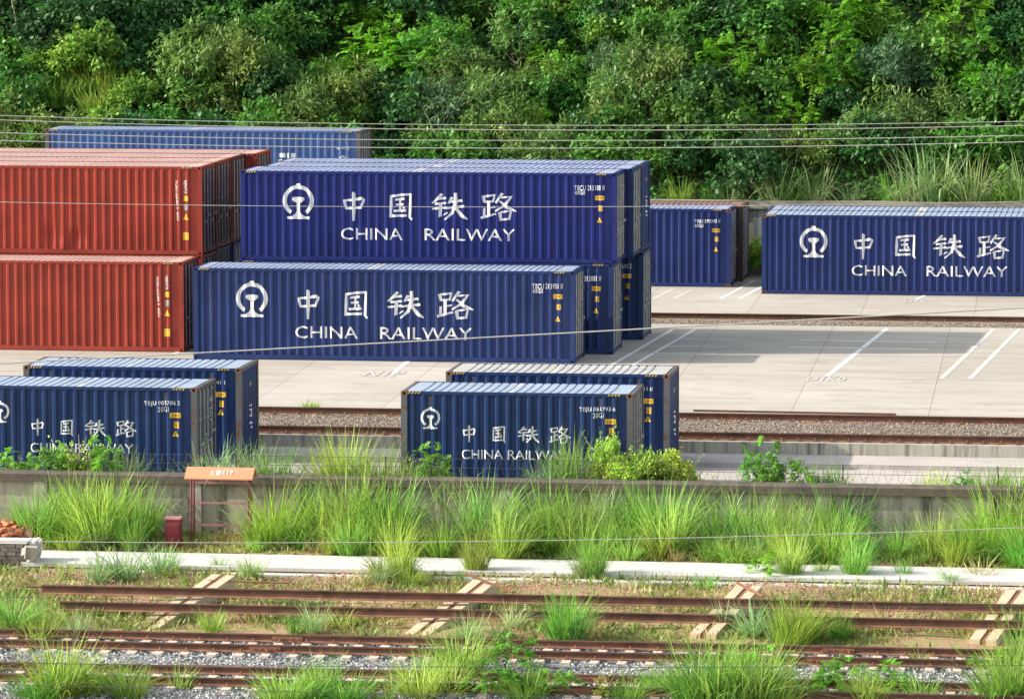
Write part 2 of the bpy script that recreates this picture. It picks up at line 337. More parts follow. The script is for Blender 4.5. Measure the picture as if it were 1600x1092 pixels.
def container(loc, L, H, col, roof, label, end='doors', livery=None, serial=None, group=None, rusty=False, dents=(), post=None, cat='shipping container', rz=0, leftdoors=False):
    """a corrugated steel container; origin at the front left bottom corner"""
    t = thing('shipping_container', loc, label, cat, group, rz); pm = M[post] if post else M[col]; cm = M['rustcast'] if rusty else M[col]
    k = (L, H, col)
    front = put('side_panel', cached(('sp', k, dents), lambda: sheet(PP[L], .155, H-.075, M[col], 'side_panel', 40 if dents else 1, dents)), t)
    bk = put('side_panel', cached(('sp', k, ()), lambda: sheet(PP[L], .155, H-.075, M[col], 'side_panel')), t, (L, D, 0), (0, 0, math.pi))
    put('roof_panel', cached(('rf', L, roof), lambda: roofmesh(L, M[roof])), t, (0, 0, H))
    def rails(z0, z1, nm):
        b = MB(); b.box(.178, L-.178, 0, .06, z0, z1); return b.mesh(nm, M[col])
    for yy in (.004, D-.064):
        put('top_rail', cached(('tr', k), lambda: rails(H-.080, H-.004, 'top_rail')), t, (0, yy, 0))
        put('bottom_rail', cached(('br', k), lambda: rails(.02, .16, 'bottom_rail')), t, (0, yy+.004 if yy < 1 else yy-.004, 0))
    def frame():
        b = MB(); b.box(.12, L-.12, .10, D-.10, .06, .15); return b.mesh('floor_frame', M['black'])
    put('floor_frame', cached(('ff', L), frame), t)
    def postm():
        b = MB(); b.box(0, .16, 0, .14, .118, H-.118); return b.mesh('corner_post', pm)
    pmesh = cached(('cp', H, pm.name), postm); cmesh = cached(('cc', cm.name), lambda: casting_mesh(cm))
    for px in (.002, L-.162):
        for py in (.002, D-.142): put('corner_post', pmesh, t, (px, py, 0))
    for px in (0, L-.178):
        for py in (0, D-.162):
            for pz in (0, H-.118): put('corner_casting', cmesh, t, (px, py, pz))
    def stripe():
        ye = MB(); x = 0
        for i in range(4):
            x = i*.085; n = len(ye.v); ye.v += [(x, 0, -.058), (x+.042, 0, -.058), (x+.082, 0, .0), (x+.040, 0, .0)]; ye.f.append((n, n+1, n+2, n+3)); ye.m.append(0)
            n = len(ye.v); ye.v += [(x+.042, 0, -.058), (x+.085, 0, -.058), (x+.125, 0, .0), (x+.082, 0, .0)]; ye.f.append((n, n+1, n+2, n+3)); ye.m.append(1)
        return ye.mesh('hazard_stripe', M['dullyel'], M['black'])
    sm = cached('stripe', stripe)
    for px in (.185, L-.66): put('hazard_stripe', sm, t, (px, .0, H-.004))
    def vent():
        b = MB(); b.box(0, .06, -.012, .012, 0, .22); b.box(-.01, .07, -.016, .004, .20, .23); return b.mesh('air_vent', pm)
    vm = cached(('vent', pm.name), vent)
    for px in (.72, L-.88): put('air_vent', vm, front, (px, CY1-.012, H-.36))
    # ends
    def header():
        b = MB(); b.box(L-.10, L-.012, .162, D-.162, -.104, 0); return b.mesh('end_header', pm)
    hm_ = cached(('hd', L, pm.name), header); put('end_header', hm_, t, (0, 0, H-.006)); put('end_sill', hm_, t, (0, 0, .15))
    def headerl():
        b = MB(); b.box(.012, .10, .162, D-.162, -.104, 0); return b.mesh('end_header', pm)
    hm_ = cached(('hdl', pm.name), headerl); put('end_header', hm_, t, (0, 0, H-.006)); put('end_sill', hm_, t, (0, 0, .15))
    def endsheet():
        pts = [(y, x) for y, x in prof_pts(.142, D-.142)]; me = sheet(pts, .15, H-.11, M[col], 'end_panel'); return me
    em = cached(('es', H, col), endsheet)
    put('end_panel', em, t, (.0, D, 0), (0, 0, -math.pi/2))
    if end == 'panel':
        ep = put('end_panel', em, t, (L, 0, 0), (0, 0, math.pi/2)); ep.data = em
    else:
        dm = M['doorgrey'] if col not in ('red', 'dred', 'brown') else M['dred']
        def door():
            b = MB(); W = D/2-.145; z0, z1 = .155, H-.115; b.box(0, .03, 0, W, z0, z1)
            for i in range(5):
                a = z0 + .1 + (z1-z0-.2)*i/5; b.box(.03, .048, .06, W-.06, a+.03, a+(z1-z0-.2)/5-.03)
            b.box(.03, .055, 0, .05, z0, z1); b.box(.03, .055, W-.05, W, z0, z1)
            return b.mesh('door', dm)
        dmesh = cached(('door', H, dm.name), door)
        def rod():
            b = MB(); b.tube([(0,0,.16), (0,0,H-.12)], .02, 7)
            for z in (.2, .9, 1.7, H-.2): b.box(-.025, .02, -.05, .05, z-.03, z+.03)
            return b.mesh('lock_rod', M['galv'])
        def handle():
            b = MB(); b.box(-.012, .012, 0, .36, -.02, .02); b.box(-.02, .025, .3, .38, -.05, .05); return b.mesh('handle', M['galv'])
        def hinge():
            b = MB(); b.box(-.01, .03, 0, .11, -.05, .05); b.tube([(.03,.0,-.07), (.03,.0,.07)], .018, 6); return b.mesh('hinge', dm)
        rm = cached(('rod', H), rod); hm = cached('handle', handle); hg = cached(('hinge', dm.name), hinge)
        for s in (0, 1):
            W = D/2-.145; dr = put('door', dmesh, t, (L-.09, .143 if s == 0 else D/2+.002, 0))
            for yy in ((.32, .86) if s == 0 else (.21, .75)): put('lock_rod', rm, dr, (.072, yy, 0))
            for yy, zz in ((.32, 1.05), (.86, 1.25)): put('handle', hm, dr, (.085, yy - (.0 if s == 0 else .12), zz))
            for zz in (.45, 1.05, 1.65, 2.25): put('hinge', hg, dr, (.055, -.005 if s == 0 else W-.105, zz))
        if serial:
            def mk():
                b = MB()
                for i in range(6):
                    if i != 4: b.quad((.0565, .62+i*.055, H-.55), (.0565, .655+i*.055, H-.55), (.0565, .655+i*.055, H-.45), (.0565, .62+i*.055, H-.45))
                for i in range(4): b.quad((.0565, .62, H-.75-i*.1), (.0565, .80, H-.75-i*.1), (.0565, .80, H-.72-i*.1), (.0565, .62, H-.72-i*.1))
                return b.mesh('door_marking', M['white'])
            put('door_marking', cached(('dmk', H), mk), dr)
    # livery
    if livery == 'rail40':
        put('emblem', cached(('em', L), lambda: decal(emblem_polys(1.89, 1.935, .505), L, M['white'], 'emblem')), front)
        for g, a, b in (('zhong', 3.29, 4.12), ('guo', 4.83, 5.62), ('tie', 6.20, 7.38), ('lu', 7.80, 8.95)):
            put('chinese_character', cached((g, L), lambda: decal(glyph_polys(g, a, b, 1.28 if g == 'zhong' else 1.33, 2.23), L, M['white'], 'chinese_character')), front)
        for wd, a, b in (('CHINA', 3.29, 5.27), ('RAILWAY', 5.99, 8.92)):
            put('latin_lettering', cached((wd, L), lambda: decal(text_polys(wd, a, b, .70, 1.08), L, M['white'], 'latin_lettering')), front)
    if livery == 'rail20':
        put('emblem', cached(('em', L), lambda: decal(emblem_polys(.77, 1.905, .25), L, M['white'], 'emblem')), front)
        for g, a, b in (('zhong', 1.58, 1.99), ('guo', 2.38, 2.74), ('tie', 3.05, 3.62), ('lu', 3.88, 4.42)):
            put('chinese_character', cached((g, L), lambda: decal(glyph_polys(g, a, b, 1.27, 1.72), L, M['white'], 'chinese_character')), front)
        for wd, a, b in (('CHINA', 1.59, 2.66), ('RAILWAY', 2.80, 4.34)):
            put('latin_lettering', cached((wd, L), lambda: decal(text_polys(wd, a, b, .85, 1.09), L, M['white'], 'latin_lettering')), front)
    if serial:
        a, b = serial
        if L == L4: xs = (10.86, 11.80, 10.86, 11.18, 2.35, 2.51, 2.21, 2.33)
        else: xs = (4.68, 5.60, 5.02, 5.30, 2.11, 2.25, 1.96, 2.09)
        put('serial_number', cached(('sn', L, a), lambda: decal(text_polys(a, xs[0], xs[1], xs[4], xs[5]), L, M['white'], 'serial_number')), front)
        put('size_code', cached(('sc', L, b), lambda: decal(text_polys(b, xs[2], xs[3], xs[6], xs[7]), L, M['white'], 'size_code')), front)
        if L == L4: signs(front, L, 11.50, (2.03, 1.69, 1.31))
        else: signs(front, L, 5.33, (1.80, 1.53, 1.30), .135, "2.6M")
    if livery == 'red':
        def col_text(body, xa, xb, za, zb):      # a line of print turned to run down the side
            pl = text_polys(body, 0, 1, 0, 1); return [[(xa + z*(xb-xa), zb - x*(zb-za)) for x, z in p] for p in pl]
        put('serial_number', cached('redser', lambda: decal(col_text('TCKU 620486 5  45G1', 11.345, 11.425, 1.14, 2.46), L, M['white'], 'serial_number')), front)
        put('owner_lettering', cached('redown', lambda: decal(col_text('VENTA', 11.57, 11.69, 2.0, 2.46), L, M['white'], 'owner_lettering')), front)
        put('height_sign', cached('redy', lambda: decal([rect(11.57, 11.72, 1.77, 1.94)], L, M['yellow'], 'height_sign')), front)
        put('data_plate', cached('redw', lambda: decal([rect(11.57, 11.72, 1.47, 1.67)], L, M['grime'], 'data_plate')), front)
        put('warning_sign', cached('redt', lambda: decal([[(11.54, 1.16), (11.74, 1.16), (11.64, 1.36)]], L, M['yellow'], 'warning_sign')), front)
        put('notice_sign', cached('redq', lambda: decal([rect(11.54, 11.74, .50, .75)], L, M['yellow'], 'notice_sign')), front)
    if livery == 'grey_letters':
        put('white_lettering', cached('shl', lambda: decal([rect(9.06,9.30,1.88,2.04), rect(9.02,9.16,1.55,1.80), rect(9.22,9.30,1.5,1.80), rect(9.36,9.44,1.5,2.04), rect(9.52,9.68,1.5,2.04)], L, M['white'], 'white_lettering')), front)
        put('emblem', cached('she', lambda: decal(emblem_polys(11.50, 1.78, .165), L, M['white'], 'emblem')), front)
        put('serial_number', cached('shs', lambda: decal(text_polys('TBBU 40071', 11.27, 11.62, 2.20, 2.30), L, M['white'], 'serial_number')), front)
        put('size_code', cached('shc', lambda: decal(text_polys('8', 11.70, 11.75, 2.16, 2.32), L, M['white'], 'size_code')), front)
    if end == 'panel' and livery != 'none':
        P2 = prof_pts(.142, D-.142)
        put('end_marking', cached(('emk', H), lambda: decal([q for i in range(6) for q in [rect(1.22+i*.11, 1.27+i*.11, H-.62, H-.50)]], L, M['grime'], 'end_marking', .004, P2)), ep)
        put('emblem', cached(('eem', H), lambda: decal([p for z in (0,) for p in emblem_polys(1.36, H-1.28, .15)] + [rect(1.26,1.46,H-1.66,H-1.60), rect(1.33,1.46,H-1.78,H-1.72)], L, M['white'], 'emblem', .004, P2)), ep)
    return t

CN = 'navy and royal blue containers stacked two high'; CR = 'oxide red containers stacked two high'
G20 = 'short blue containers standing behind the front wall'; GF = 'containers in the far row by the back wall'
PY = 2.47; BX, BY = -30.64, 153.29
container((-31.48, 150.30, 0), L4, H4, 'navy', 'roof_navy', 'long navy container with big white lettering standing on the pavement in front of its stack', 'doors', 'rail40', ('TBCU 213951 8', '48G8'), CN)
container((BX, BY, 0), L4, H4, 'navy', 'roof_navy', 'dark navy container beneath the royal blue lettered one, mostly hidden by the front lettered container', 'doors', 'rail40', ('TBCU 213881 8', '48G8'), CN)
container((-30.53, BY, H4), L4, H4, 'royal', 'roof_royal', 'deep royal blue container with white lettering on the upper tier of the middle stack', 'doors', 'rail40', ('TBCU 213188 8', '48G8'), CN)
container((BX+.05-.35, BY+PY, 0), L4, H4, 'navy', 'roof_navy', 'ground level navy container wedged inside the blue stack, only its door edge visible', 'doors', None, None, CN)
container((-30.28, BY+PY-.05, H4), L4, H4, 'navy', 'roof_royal', 'upper navy container directly behind the royal blue lettered one, only its door end visible', 'doors', None, None, CN)
container((-30.24, BY+2*PY, 0), L4, H4, 'dnavy', 'roof_navy', 'rearmost ground level navy container of the blue stack, with yellow signs by its doors', 'doors', None, ('TBCU 213640 2', '48G8'), CN)
container((-30.25, BY+2*PY-.3, H4), L4, H4, 'dnavy', 'roof_royal', 'rearmost upper dark navy container with plain end wall and rusty roof edge', 'panel', None, None, CN, True)
RY = 155.05
container((-44.40, 152.29, 0), L4, H4, 'red', 'roof_red', 'lower front red container standing on the pavement at the left edge', 'doors', 'red', None, CR)
dn = ((7.1, .55, .22, .45, .07), (7.55, .34, .10, .22, -.05), (7.95, .48, .22, .28, .085), (8.45, .55, .10, .4, .05))
container((-44.34, RY, H4), L4, H4, 'red', 'roof_red', 'upper front red container with a dented lower side, left edge of the yard', 'doors', 'red', None, CR, False, dn)
container((-44.34, RY, 0), L4, H4, 'red', 'roof_red', 'red container under the dented one, just its rear corner post visible', 'doors', None, None, CR)
container((-44.36, RY+PY, H4), L4, H4, 'red', 'roof_red', 'second upper red container behind the dented one, red roof flush with it', 'doors', None, None, CR)
container((-44.36, RY+PY, 0), L4, H4, 'dnavy', 'roof_navy', 'dark container in the shade below the second upper red one', 'doors', None, None, CR)
container((-44.34, RY+2*PY, H4), L4, H4, 'dred', 'roof_red', 'third upper red container of darker paint in the red stack', 'doors', None, None, CR)
container((-44.30, RY+2*PY, 0), L4, H4, 'dnavy', 'roof_navy', 'dark container in the shade below the third upper red one', 'doors', None, None, CR)
container((-43.95, RY+3*PY, H4), L4, H4, 'red', 'roof_red', 'rearmost upper red container standing out to the right of the others', 'doors', None, None, CR)
container((-43.95, RY+3*PY, 0), L4, H4, 'dnavy', 'roof_navy', 'dark container hidden below the rearmost upper red one', 'doors', None, None, CR)
container((-43.53, 180.58, 0), L4, H4-.206, 'faded', 'roof_navy', 'lower faded blue container of the far left stack below the hillside', 'doors', None, None, GF, True)
container((-43.53, 180.58, 2.69), L4, H4, 'faded', 'roof_royal', 'faded pale blue container with small emblem on top of the far left stack', 'doors', 'grey_letters', None, GF, True, (), 'weath')
container((-29.31, 178.60, 0), L4, H4, 'mblue', 'roof_royal', 'violet blue container in the far row, right end showing beside the blue stack', 'doors', 'rail40', ('TBJU 570343 8', '48G8'), GF, True, (), None)
container((-29.08, 178.60+PY, 0), L4, H4-.05, 'brown', 'roof_rust', 'rusty brown container tucked behind the violet blue one in the far row', 'doors', None, None, GF, True)
container((-15.73, 176.00, 0), L4, H4, 'mblue', 'roof_dnavy', 'blue container with white lettering at the far right, cut by the photo edge', 'doors', 'rail40', ('TBCU 215520 3', '48G8'), GF, True, (), 'navy')
container((-15.75, 176.00+PY, 0), L4, H4, 'navy', 'roof_navy', 'dark blue container behind the lettered one at the far right', 'doors', None, None, GF, True)
container((-20.41, 123.57, -.6), L2, H2, 'dnavy', 'roof_dnavy', 'front short blue container with emblem and lettering, right of centre behind the wall', 'doors', 'rail20', ('TBJU 861793 6', '20G1'), G20, True, (), 'weath')
container((-20.00, 128.50, -.6), L2, H2, 'dnavy', 'roof_grey', 'rear short blue container with dusty grey roof and plain dark end wall, right pair', 'panel', 'rail20', ('TBJU 861711 0', '20G1'), G20, True, (), 'weath')
container((-31.85, 123.54, -.6), L2, H2, 'dnavy', 'roof_dnavy', 'front short blue container at the left edge with grey doors', 'doors', 'rail20', ('TBJU 905786 2', '20G1'), G20, True, (), 'weath')
container((-31.68, 128.62, -.6), L2, H2, 'dnavy', 'roof_dnavy', 'rear short blue container at left with corrugated end wall and white marks', 'panel', 'rail20', ('TBJU 905741 1', '20G1'), G20, True, (), 'weath')

# ------------------------------------------------------------------ ground, pavement, hill
def groundmat(name, cols, sc=(1,1,1), rough=.9, nsc=1.2, thr=((.35,.6),(.45,.7)), bmp=.5):
    m, N, L, P = newmat(name); co = objco(N, L, sc)
    c = mixc(N, L, ramp(N, L, noise(N, L, co, nsc, 6, .6), *thr[0]), cols[0], cols[1])
    c = mixc(N, L, ramp(N, L, noise(N, L, co, nsc*3.1, 6, .65), *thr[1]), c, cols[2])
    c = mixc(N, L, .5, c, mixc(N, L, ramp(N, L, noise(N, L, co, 14, 3), .3, .7), (.5,.5,.5), (1,1,1)), 'MULTIPLY')
    L.new(c, P.inputs['Base Color']); P.inputs['Roughness'].default_value = rough
    bump(N, L, P, noise(N, L, co, 9, 6, .7), bmp, .08); return m
def pavemat():
    m, N, L, P = newmat('worn_concrete_pavement'); co = objco(N, L)
    c = mixc(N, L, ramp(N, L, noise(N, L, co, .11, 7, .66), .36, .64), (.375,.335,.28), (.46,.42,.365))
    c = mixc(N, L, ramp(N, L, noise(N, L, objco(N, L, (.15, 1.3, 1)), 1.0, 6, .62), .50, .74), c, (.30,.265,.225))     # tyre streaks along the lanes
    c = mixc(N, L, ramp(N, L, noise(N, L, co, .55, 7, .72), .53, .68, (0,0,0,1), (.6,.6,.6,1)), c, (.27,.24,.205))
    tc = N.new("ShaderNodeTexCoord"); mp = N.new("ShaderNodeMapping"); L.new(tc.outputs['Object'], mp.inputs[0]); mp.inputs['Rotation'].default_value = (0, 0, R(88.4)); mp.inputs['Location'].default_value = (1.1, -.4, 0)
    b = N.new("ShaderNodeTexBrick"); b.offset = 0; b.inputs['Scale'].default_value = 1.0; b.inputs['Brick Width'].default_value = 5.3; b.inputs['Row Height'].default_value = 3.93
    b.inputs['Mortar Size'].default_value = .014; b.inputs['Mortar Smooth'].default_value = 0; b.inputs['Color1'].default_value = (1,1,1,1); b.inputs['Color2'].default_value = (.93,.93,.92,1); b.inputs['Mortar'].default_value = (.60,.57,.53,1)
    L.new(mp.outputs[0], b.inputs['Vector'])
    c = mixc(N, L, 1.0, c, b.outputs['Color'], 'MULTIPLY')
    L.new(c, P.inputs['Base Color']); P.inputs['Roughness'].default_value = .8
    bump(N, L, P, noise(N, L, co, 6, 6, .7), .15, .02); return m
def stained(name, col, stain=(.07,.065,.055), amt=.55, sc=(1.2, 1.2, .22)):
    m, N, L, P = newmat(name); co = objco(N, L, sc)
    c = mixc(N, L, ramp(N, L, noise(N, L, objco(N, L), .7, 6), .3, .7), tuple(x*.8 for x in col), col)
    c = mixc(N, L, ramp(N, L, noise(N, L, co, 2.2, 7, .66), amt, amt+.22), c, stain)
    c = mixc(N, L, ramp(N, L, noise(N, L, objco(N, L), 11, 5), .5, .75, (0,0,0,1), (.4,.4,.4,1)), c, tuple(x*.5 for x in col))
    L.new(c, P.inputs['Base Color']); P.inputs['Roughness'].default_value = .88
    bump(N, L, P, noise(N, L, objco(N, L), 10, 6, .7), .3, .03); return m
M['pave'] = pavemat(); M['lowpave'] = stained('pinkish_concrete', (.46,.41,.37), (.25,.22,.2), .55, (.4, 1, 1))
M['ledge'] = stained('stained_ledge_concrete', (.46,.43,.36), (.09,.085,.07), .47, (2.2, 2.2, .12)); M['slab'] = plain('pale_concrete_slab', (.60,.585,.56), .8, .14, .8, 0, .1)
M['walk'] = stained('weathered_walkway_concrete', (.60,.58,.54), (.32,.30,.26), .55, (.5,.9,1))
M['wall'] = stained('streaked_wall_concrete', (.40,.36,.30), (.085,.08,.07), .44); M['cap'] = stained('mossy_wall_cap', (.125,.10,.078), (.05,.05,.04), .46, (1, 1, 1))
M['bwall'] = stained('grey_green_wall_concrete', (.27,.29,.27), (.08,.09,.08), .5, (1.5,1.5,.15)); M['sleeper'] = plain('concrete_sleeper', (.52,.44,.37), .85, .2, 3); M['beam'] = stained('cream_concrete_beam', (.56,.44,.29), (.30,.14,.07), .60, (2.4,2.4,.3))
M['soil'] = groundmat('patchy_soil', ((.42,.225,.145), (.37,.235,.13), (.27,.28,.075)), nsc=.55, thr=((.40,.52),(.46,.62)))
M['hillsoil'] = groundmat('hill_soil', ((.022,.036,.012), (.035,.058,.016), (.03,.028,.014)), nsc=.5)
M['gravelbed'] = groundmat('gravel_bed', ((.20,.195,.19), (.32,.31,.30), (.12,.11,.11)), nsc=6)
M['ygravel'] = groundmat('brown_gravel', ((.25,.20,.155), (.32,.275,.22), (.14,.105,.08)), nsc=7, thr=((.4,.6),(.5,.62)), bmp=1.0)
M['line'] = plain('white_road_paint', (.74,.73,.70), .7, .10, 3); M['lineworn'] = plain('faded_road_paint', (.55,.525,.48), .75, .12, 2); M['numedge'] = plain('worn_number_edge', (.34,.315,.28), .8, .2, 3); M['numworn'] = plain('worn_number_paint', (.49,.465,.42), .8, .2, 3); M['dirt'] = groundmat('red_dirt', ((.30,.14,.09), (.32,.19,.13), (.14,.09,.06)), nsc=2.5)
M['stone'] = plain('ballast_stone', (.40,.40,.41), .85, .3, .7); M['pole'] = plain('maroon_steel', (.15,.025,.04), .5, .2)

XL, XR = -74, 26
def slabbox(name, x0, x1, y0, y1, z0, z1, mat, label=None, cat=None, kind=None):
    b = MB(); cx, cy = (x0+x1)/2, (y0+y1)/2; b.box(x0-cx, x1-cx, y0-cy, y1-cy, z0-z1, 0); o = put(name, b.mesh(name, mat), None, (cx, cy, z1)); return tag(o, label, cat, None, kind)
far = MB(); far.quad((-1500,-300,-3.2), (1500,-300,-3.2), (1500,1500,-3.2), (-1500,1500,-3.2)); tag(put('ground', far.mesh('ground', M['soil'])), kind='structure')
slabbox('pavement', XL, XR, 137.02, 163.9, -1.0, 0, M['pave'], kind='structure')
slabbox('pavement', XL, XR, 167.75, 184.1, -1.0, 0, M['pave'], kind='structure')
slabbox('rail_trench', XL, XR, 163.9, 167.75, -1.2, -.13, M['ygravel'], kind='structure')
slabbox('rail_trench', XL, XR, 132.55, 137.02, -1.2, -.17, M['ygravel'], kind='structure')
slabbox('concrete_ledge', XL, XR, 131.6, 132.55, -1.2, -.16, M['ledge'], kind='structure')
b = MB(); b.quad((XL,121.7,-.62), (XR,121.7,-.62), (XR,129.5,-.60), (XL,129.5,-.60)); b.quad((XL,129.5,-.60), (XR,129.5,-.60), (XR,129.5,-.50), (XL,129.5,-.50)); b.quad((XL,129.5,-.50), (XR,129.5,-.50), (XR,131.6,-.48), (XL,131.6,-.48))
tag(put('lower_pavement', b.mesh('lower_pavement', M['lowpave'])), kind='structure')

def hill_z(x, y):
    t = y-184.7
    if t <= 0: return 2.2
    return 2.3 + .70*t + .5*math.sin(x*.31+1)*min(1, t/4) + .35*math.sin(x*.83+y*.5)*min(1, t/4) + (1.3*math.exp(-((x+47)/5)**2) if t > 1 else 0)*min(1, t/5)
b = MB(); nx, ny = 70, 34
for j in range(ny+1):
    for i in range(nx+1):
        x = -95 + 150*i/nx; y = 184.45 + 60*(j/ny)**1.5; b.v.append((x, y, hill_z(x, y)))
for j in range(ny):
    for i in range(nx): n = j*(nx+1)+i; b.f.append((n, n+1, n+nx+2, n+nx+1)); b.m.append(0)
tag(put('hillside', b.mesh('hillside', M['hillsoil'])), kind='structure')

# embankment in front of the wall: profile of y -> z with small unevenness
PRO = [(60,-3.1), (96,-2.5), (99.8,-2.28), (100.6,-2.22), (104.9,-2.22), (106.0,-2.26), (108.6,-2.22), (109.0,-2.06), (110.5,-1.98), (112.0,-1.86), (113.5,-1.76), (115.9,-1.69), (118.2,-1.64), (121.5,-1.58)]
def bank_z(x, y):
    for (a, za), (c, zc) in zip(PRO, PRO[1:]):
        if a <= y <= c: z = za + (zc-za)*(y-a)/(c-a); break
    else: z = PRO[0][1] if y < 60 else PRO[-1][1]
    if 109 < y < 115.5 or y > 118.4: z += .05*math.sin(x*1.3+y) + .05*math.sin(x*.47-y*1.7)
    return z
b = MB(); ys = [60, 70, 80, 90, 96] + [96.5+.5*i for i in range(51)]; nx = 200
for y in ys:
    for i in range(nx+1): x = XL + (XR-XL)*i/nx; b.v.append((x, y, bank_z(x, y)))
for j in range(len(ys)-1):
    for i in range(nx): n = j*(nx+1)+i; b.f.append((n, n+1, n+nx+2, n+nx+1)); b.m.append(0)
tag(put('embankment', b.mesh('embankment', M['soil'])), kind='structure')
b = MB()
for a, c, z in ((99.6, 105.0, -2.19), (105.0, 108.7, -2.19)):
    b.quad((XL,a,z), (XR,a,z), (XR,c,z), (XL,c,z))
tag(put('ballast_bed', b.mesh('ballast_bed', M['gravelbed'])), kind='structure')
rng = random.Random(5)
def stones(name, n, x0, x1, y0, y1, zf, smin, smax, mat):
    q = np.random.RandomState(len(name)+n); base = np.array([(1,0,0),(-1,0,0),(0,1,0),(0,-1,0),(0,0,.8),(0,0,-.8)], float)
    F = np.array([(0,2,4),(2,1,4),(1,3,4),(3,0,4),(2,0,5),(1,2,5),(3,1,5),(0,3,5)])
    V = np.zeros((n, 6, 3)); 
    X = q.uniform(x0, x1, n); Y = q.uniform(y0, y1, n); s = q.uniform(smin, smax, n); 
    for a in range(3):
        pass
    ang = q.uniform(0, 6.28, n); tl = q.uniform(-.6, .6, n)
    B = base[None]*s[:, None, None]*q.uniform(.6, 1.3, (n, 6, 1))
    c, sn = np.cos(ang)[:, None], np.sin(ang)[:, None]; x = B[..., 0]*c - B[..., 1]*sn; y = B[..., 0]*sn + B[..., 1]*c; z = B[..., 2]
    ct, st = np.cos(tl)[:, None], np.sin(tl)[:, None]; y, z = y*ct - z*st, y*st + z*ct
    Z = np.array([zf(p, r) for p, r in zip(X, Y)])
    V = np.stack([x + X[:, None], y + Y[:, None], z + Z[:, None]], -1).reshape(-1, 3)
    Fa = (F[None] + (np.arange(n)*6)[:, None, None]).reshape(-1, 3)
    me = bpy.data.meshes.new(name); me.from_pydata(V.tolist(), [], Fa.tolist()); me.materials.append(mat); return put(name, me)
def stonemat(name, a, c):
    m, N, L, P = newmat(name); g = N.new("ShaderNodeNewGeometry"); L.new(mixc(N, L, ramp(N, L, g.outputs['Random Per Island'], 0, 1), a, c), P.inputs['Base Color']); P.inputs['Roughness'].default_value = .9; return m
M['bstone'] = stonemat('grey_ballast_stone', (.15,.15,.16), (.50,.50,.49)); M['ystone'] = stonemat('brown_gravel_stone', (.15,.11,.08), (.37,.31,.25)); M['rubble'] = stonemat('reddish_clod', (.20,.09,.06), (.55,.36,.27))
tag(stones('ballast', 26000, -31, -1, 99.6, 108.75, lambda x, y: -2.17 + rng.uniform(-.01,.035), .025, .055, M['bstone']), 'grey crushed stone ballast under the two rusty tracks', 'ballast', kind='stuff')
tag(stones('gravel', 14000, -32, 2, 132.75, 136.6, lambda x, y: -.15 + rng.uniform(-.01,.03), .015, .042, M['ystone']), 'brown gravel between the crane rails beside the pavement', 'gravel', kind='stuff')
tag(stones('gravel', 3000, -20, 0, 164.0, 166.7, lambda x, y: -.12 + rng.uniform(-.01,.02), .02, .05, M['ystone']), 'brown gravel along the far crane rail', 'gravel', kind='stuff')
def clods(x, y): return bank_z(x, y) + rng.uniform(0, .05) + .22*max(0, math.sin(x*1.1)+.3*math.sin(x*4.1))*max(0, 1-abs(y-113.8)/1.4)
tag(stones('rubble', 9000, -31, -2, 111.7, 115.5, clods, .010, .038, M['rubble']), 'reddish dug soil and rubble beside the concrete walkway', 'rubble', kind='stuff')

# painted lines and numbers on the pavement
def pline(a, c, wd, mat):
    a = Vector(a); c = Vector(c); d = (c-a).normalized(); n = Vector((-d.y, d.x, 0))*wd/2; b = MB()
    b.quad(*[tuple(p + Vector((0,0,.005))) for p in (a-n, c-n, c+n, a+n)]); tag(put('painted_line', b.mesh('painted_line', mat)), kind='structure')
Z0 = 0
for (u0, v0), (u1, v1), wd, mt in (((1292,588),(1385,514),.16,'line'), ((925,588),(1050,515),.13,'line'), ((958,588),(1085,515),.13,'line'), ((1470,592),(1552,515),.15,'lineworn'), ((1515,592),(1592,515),.15,'lineworn'),
        ((1125,467),(1178,439),.13,'line'), ((1155,467),(1208,439),.13,'line'), ((1430,469),(1450,460),.14,'line'), ((1020,467),(1050,452),.10,'lineworn'), ((1052,467),(1080,453),.10,'lineworn'), ((612,583),(640,562),.16,'line'), ((270,553),(310,533),.13,'line'),
        ((1060,530),(1156,531),.15,'line'), ((1040,541),(1138,542),.15,'line'), ((1020,552),(1118,553.5),.15,'line'), ((1248,532),(1462,536),.15,'line'), ((1232,543),(1448,546.5),.15,'line'), ((1180,588),(1405,591),.08,'lineworn'), ((1520,545),(1640,547),.09,'lineworn'), ((1500,558),(1640,560),.09,'lineworn'), ((1500,591),(1640,593),.08,'lineworn'), ((1080,519),(1330,522),.06,'lineworn')):
    pline(at_z(u0, v0, 0), at_z(u1, v1, 0), wd, M[mt])
def pnumber(body, u, v, wd, dp):
    c = at_z(u, v, 0)
    for off, mat, z in ((.04, M['numedge'], .005), (0, M['numworn'], .010)):
        pl = text_polys(body, -wd/2+off, wd/2+off, -dp/2+off, dp/2+off); b = MB()
        for p in pl: n = len(b.v); b.v += [(x, y, 0) for x, y in p]; b.f.append(tuple(range(n, n+len(p)))); b.m.append(0)
        tag(put('painted_number', b.mesh('painted_number', mat), None, (c.x, c.y, z)), kind='structure')
pnumber('D1K0', 1290, 593, 1.15, 1.4); pnumber('N1P', 600, 584, 1.15, 1.6); pnumber('D1K0', 1436, 472, 1.1, 1.2)

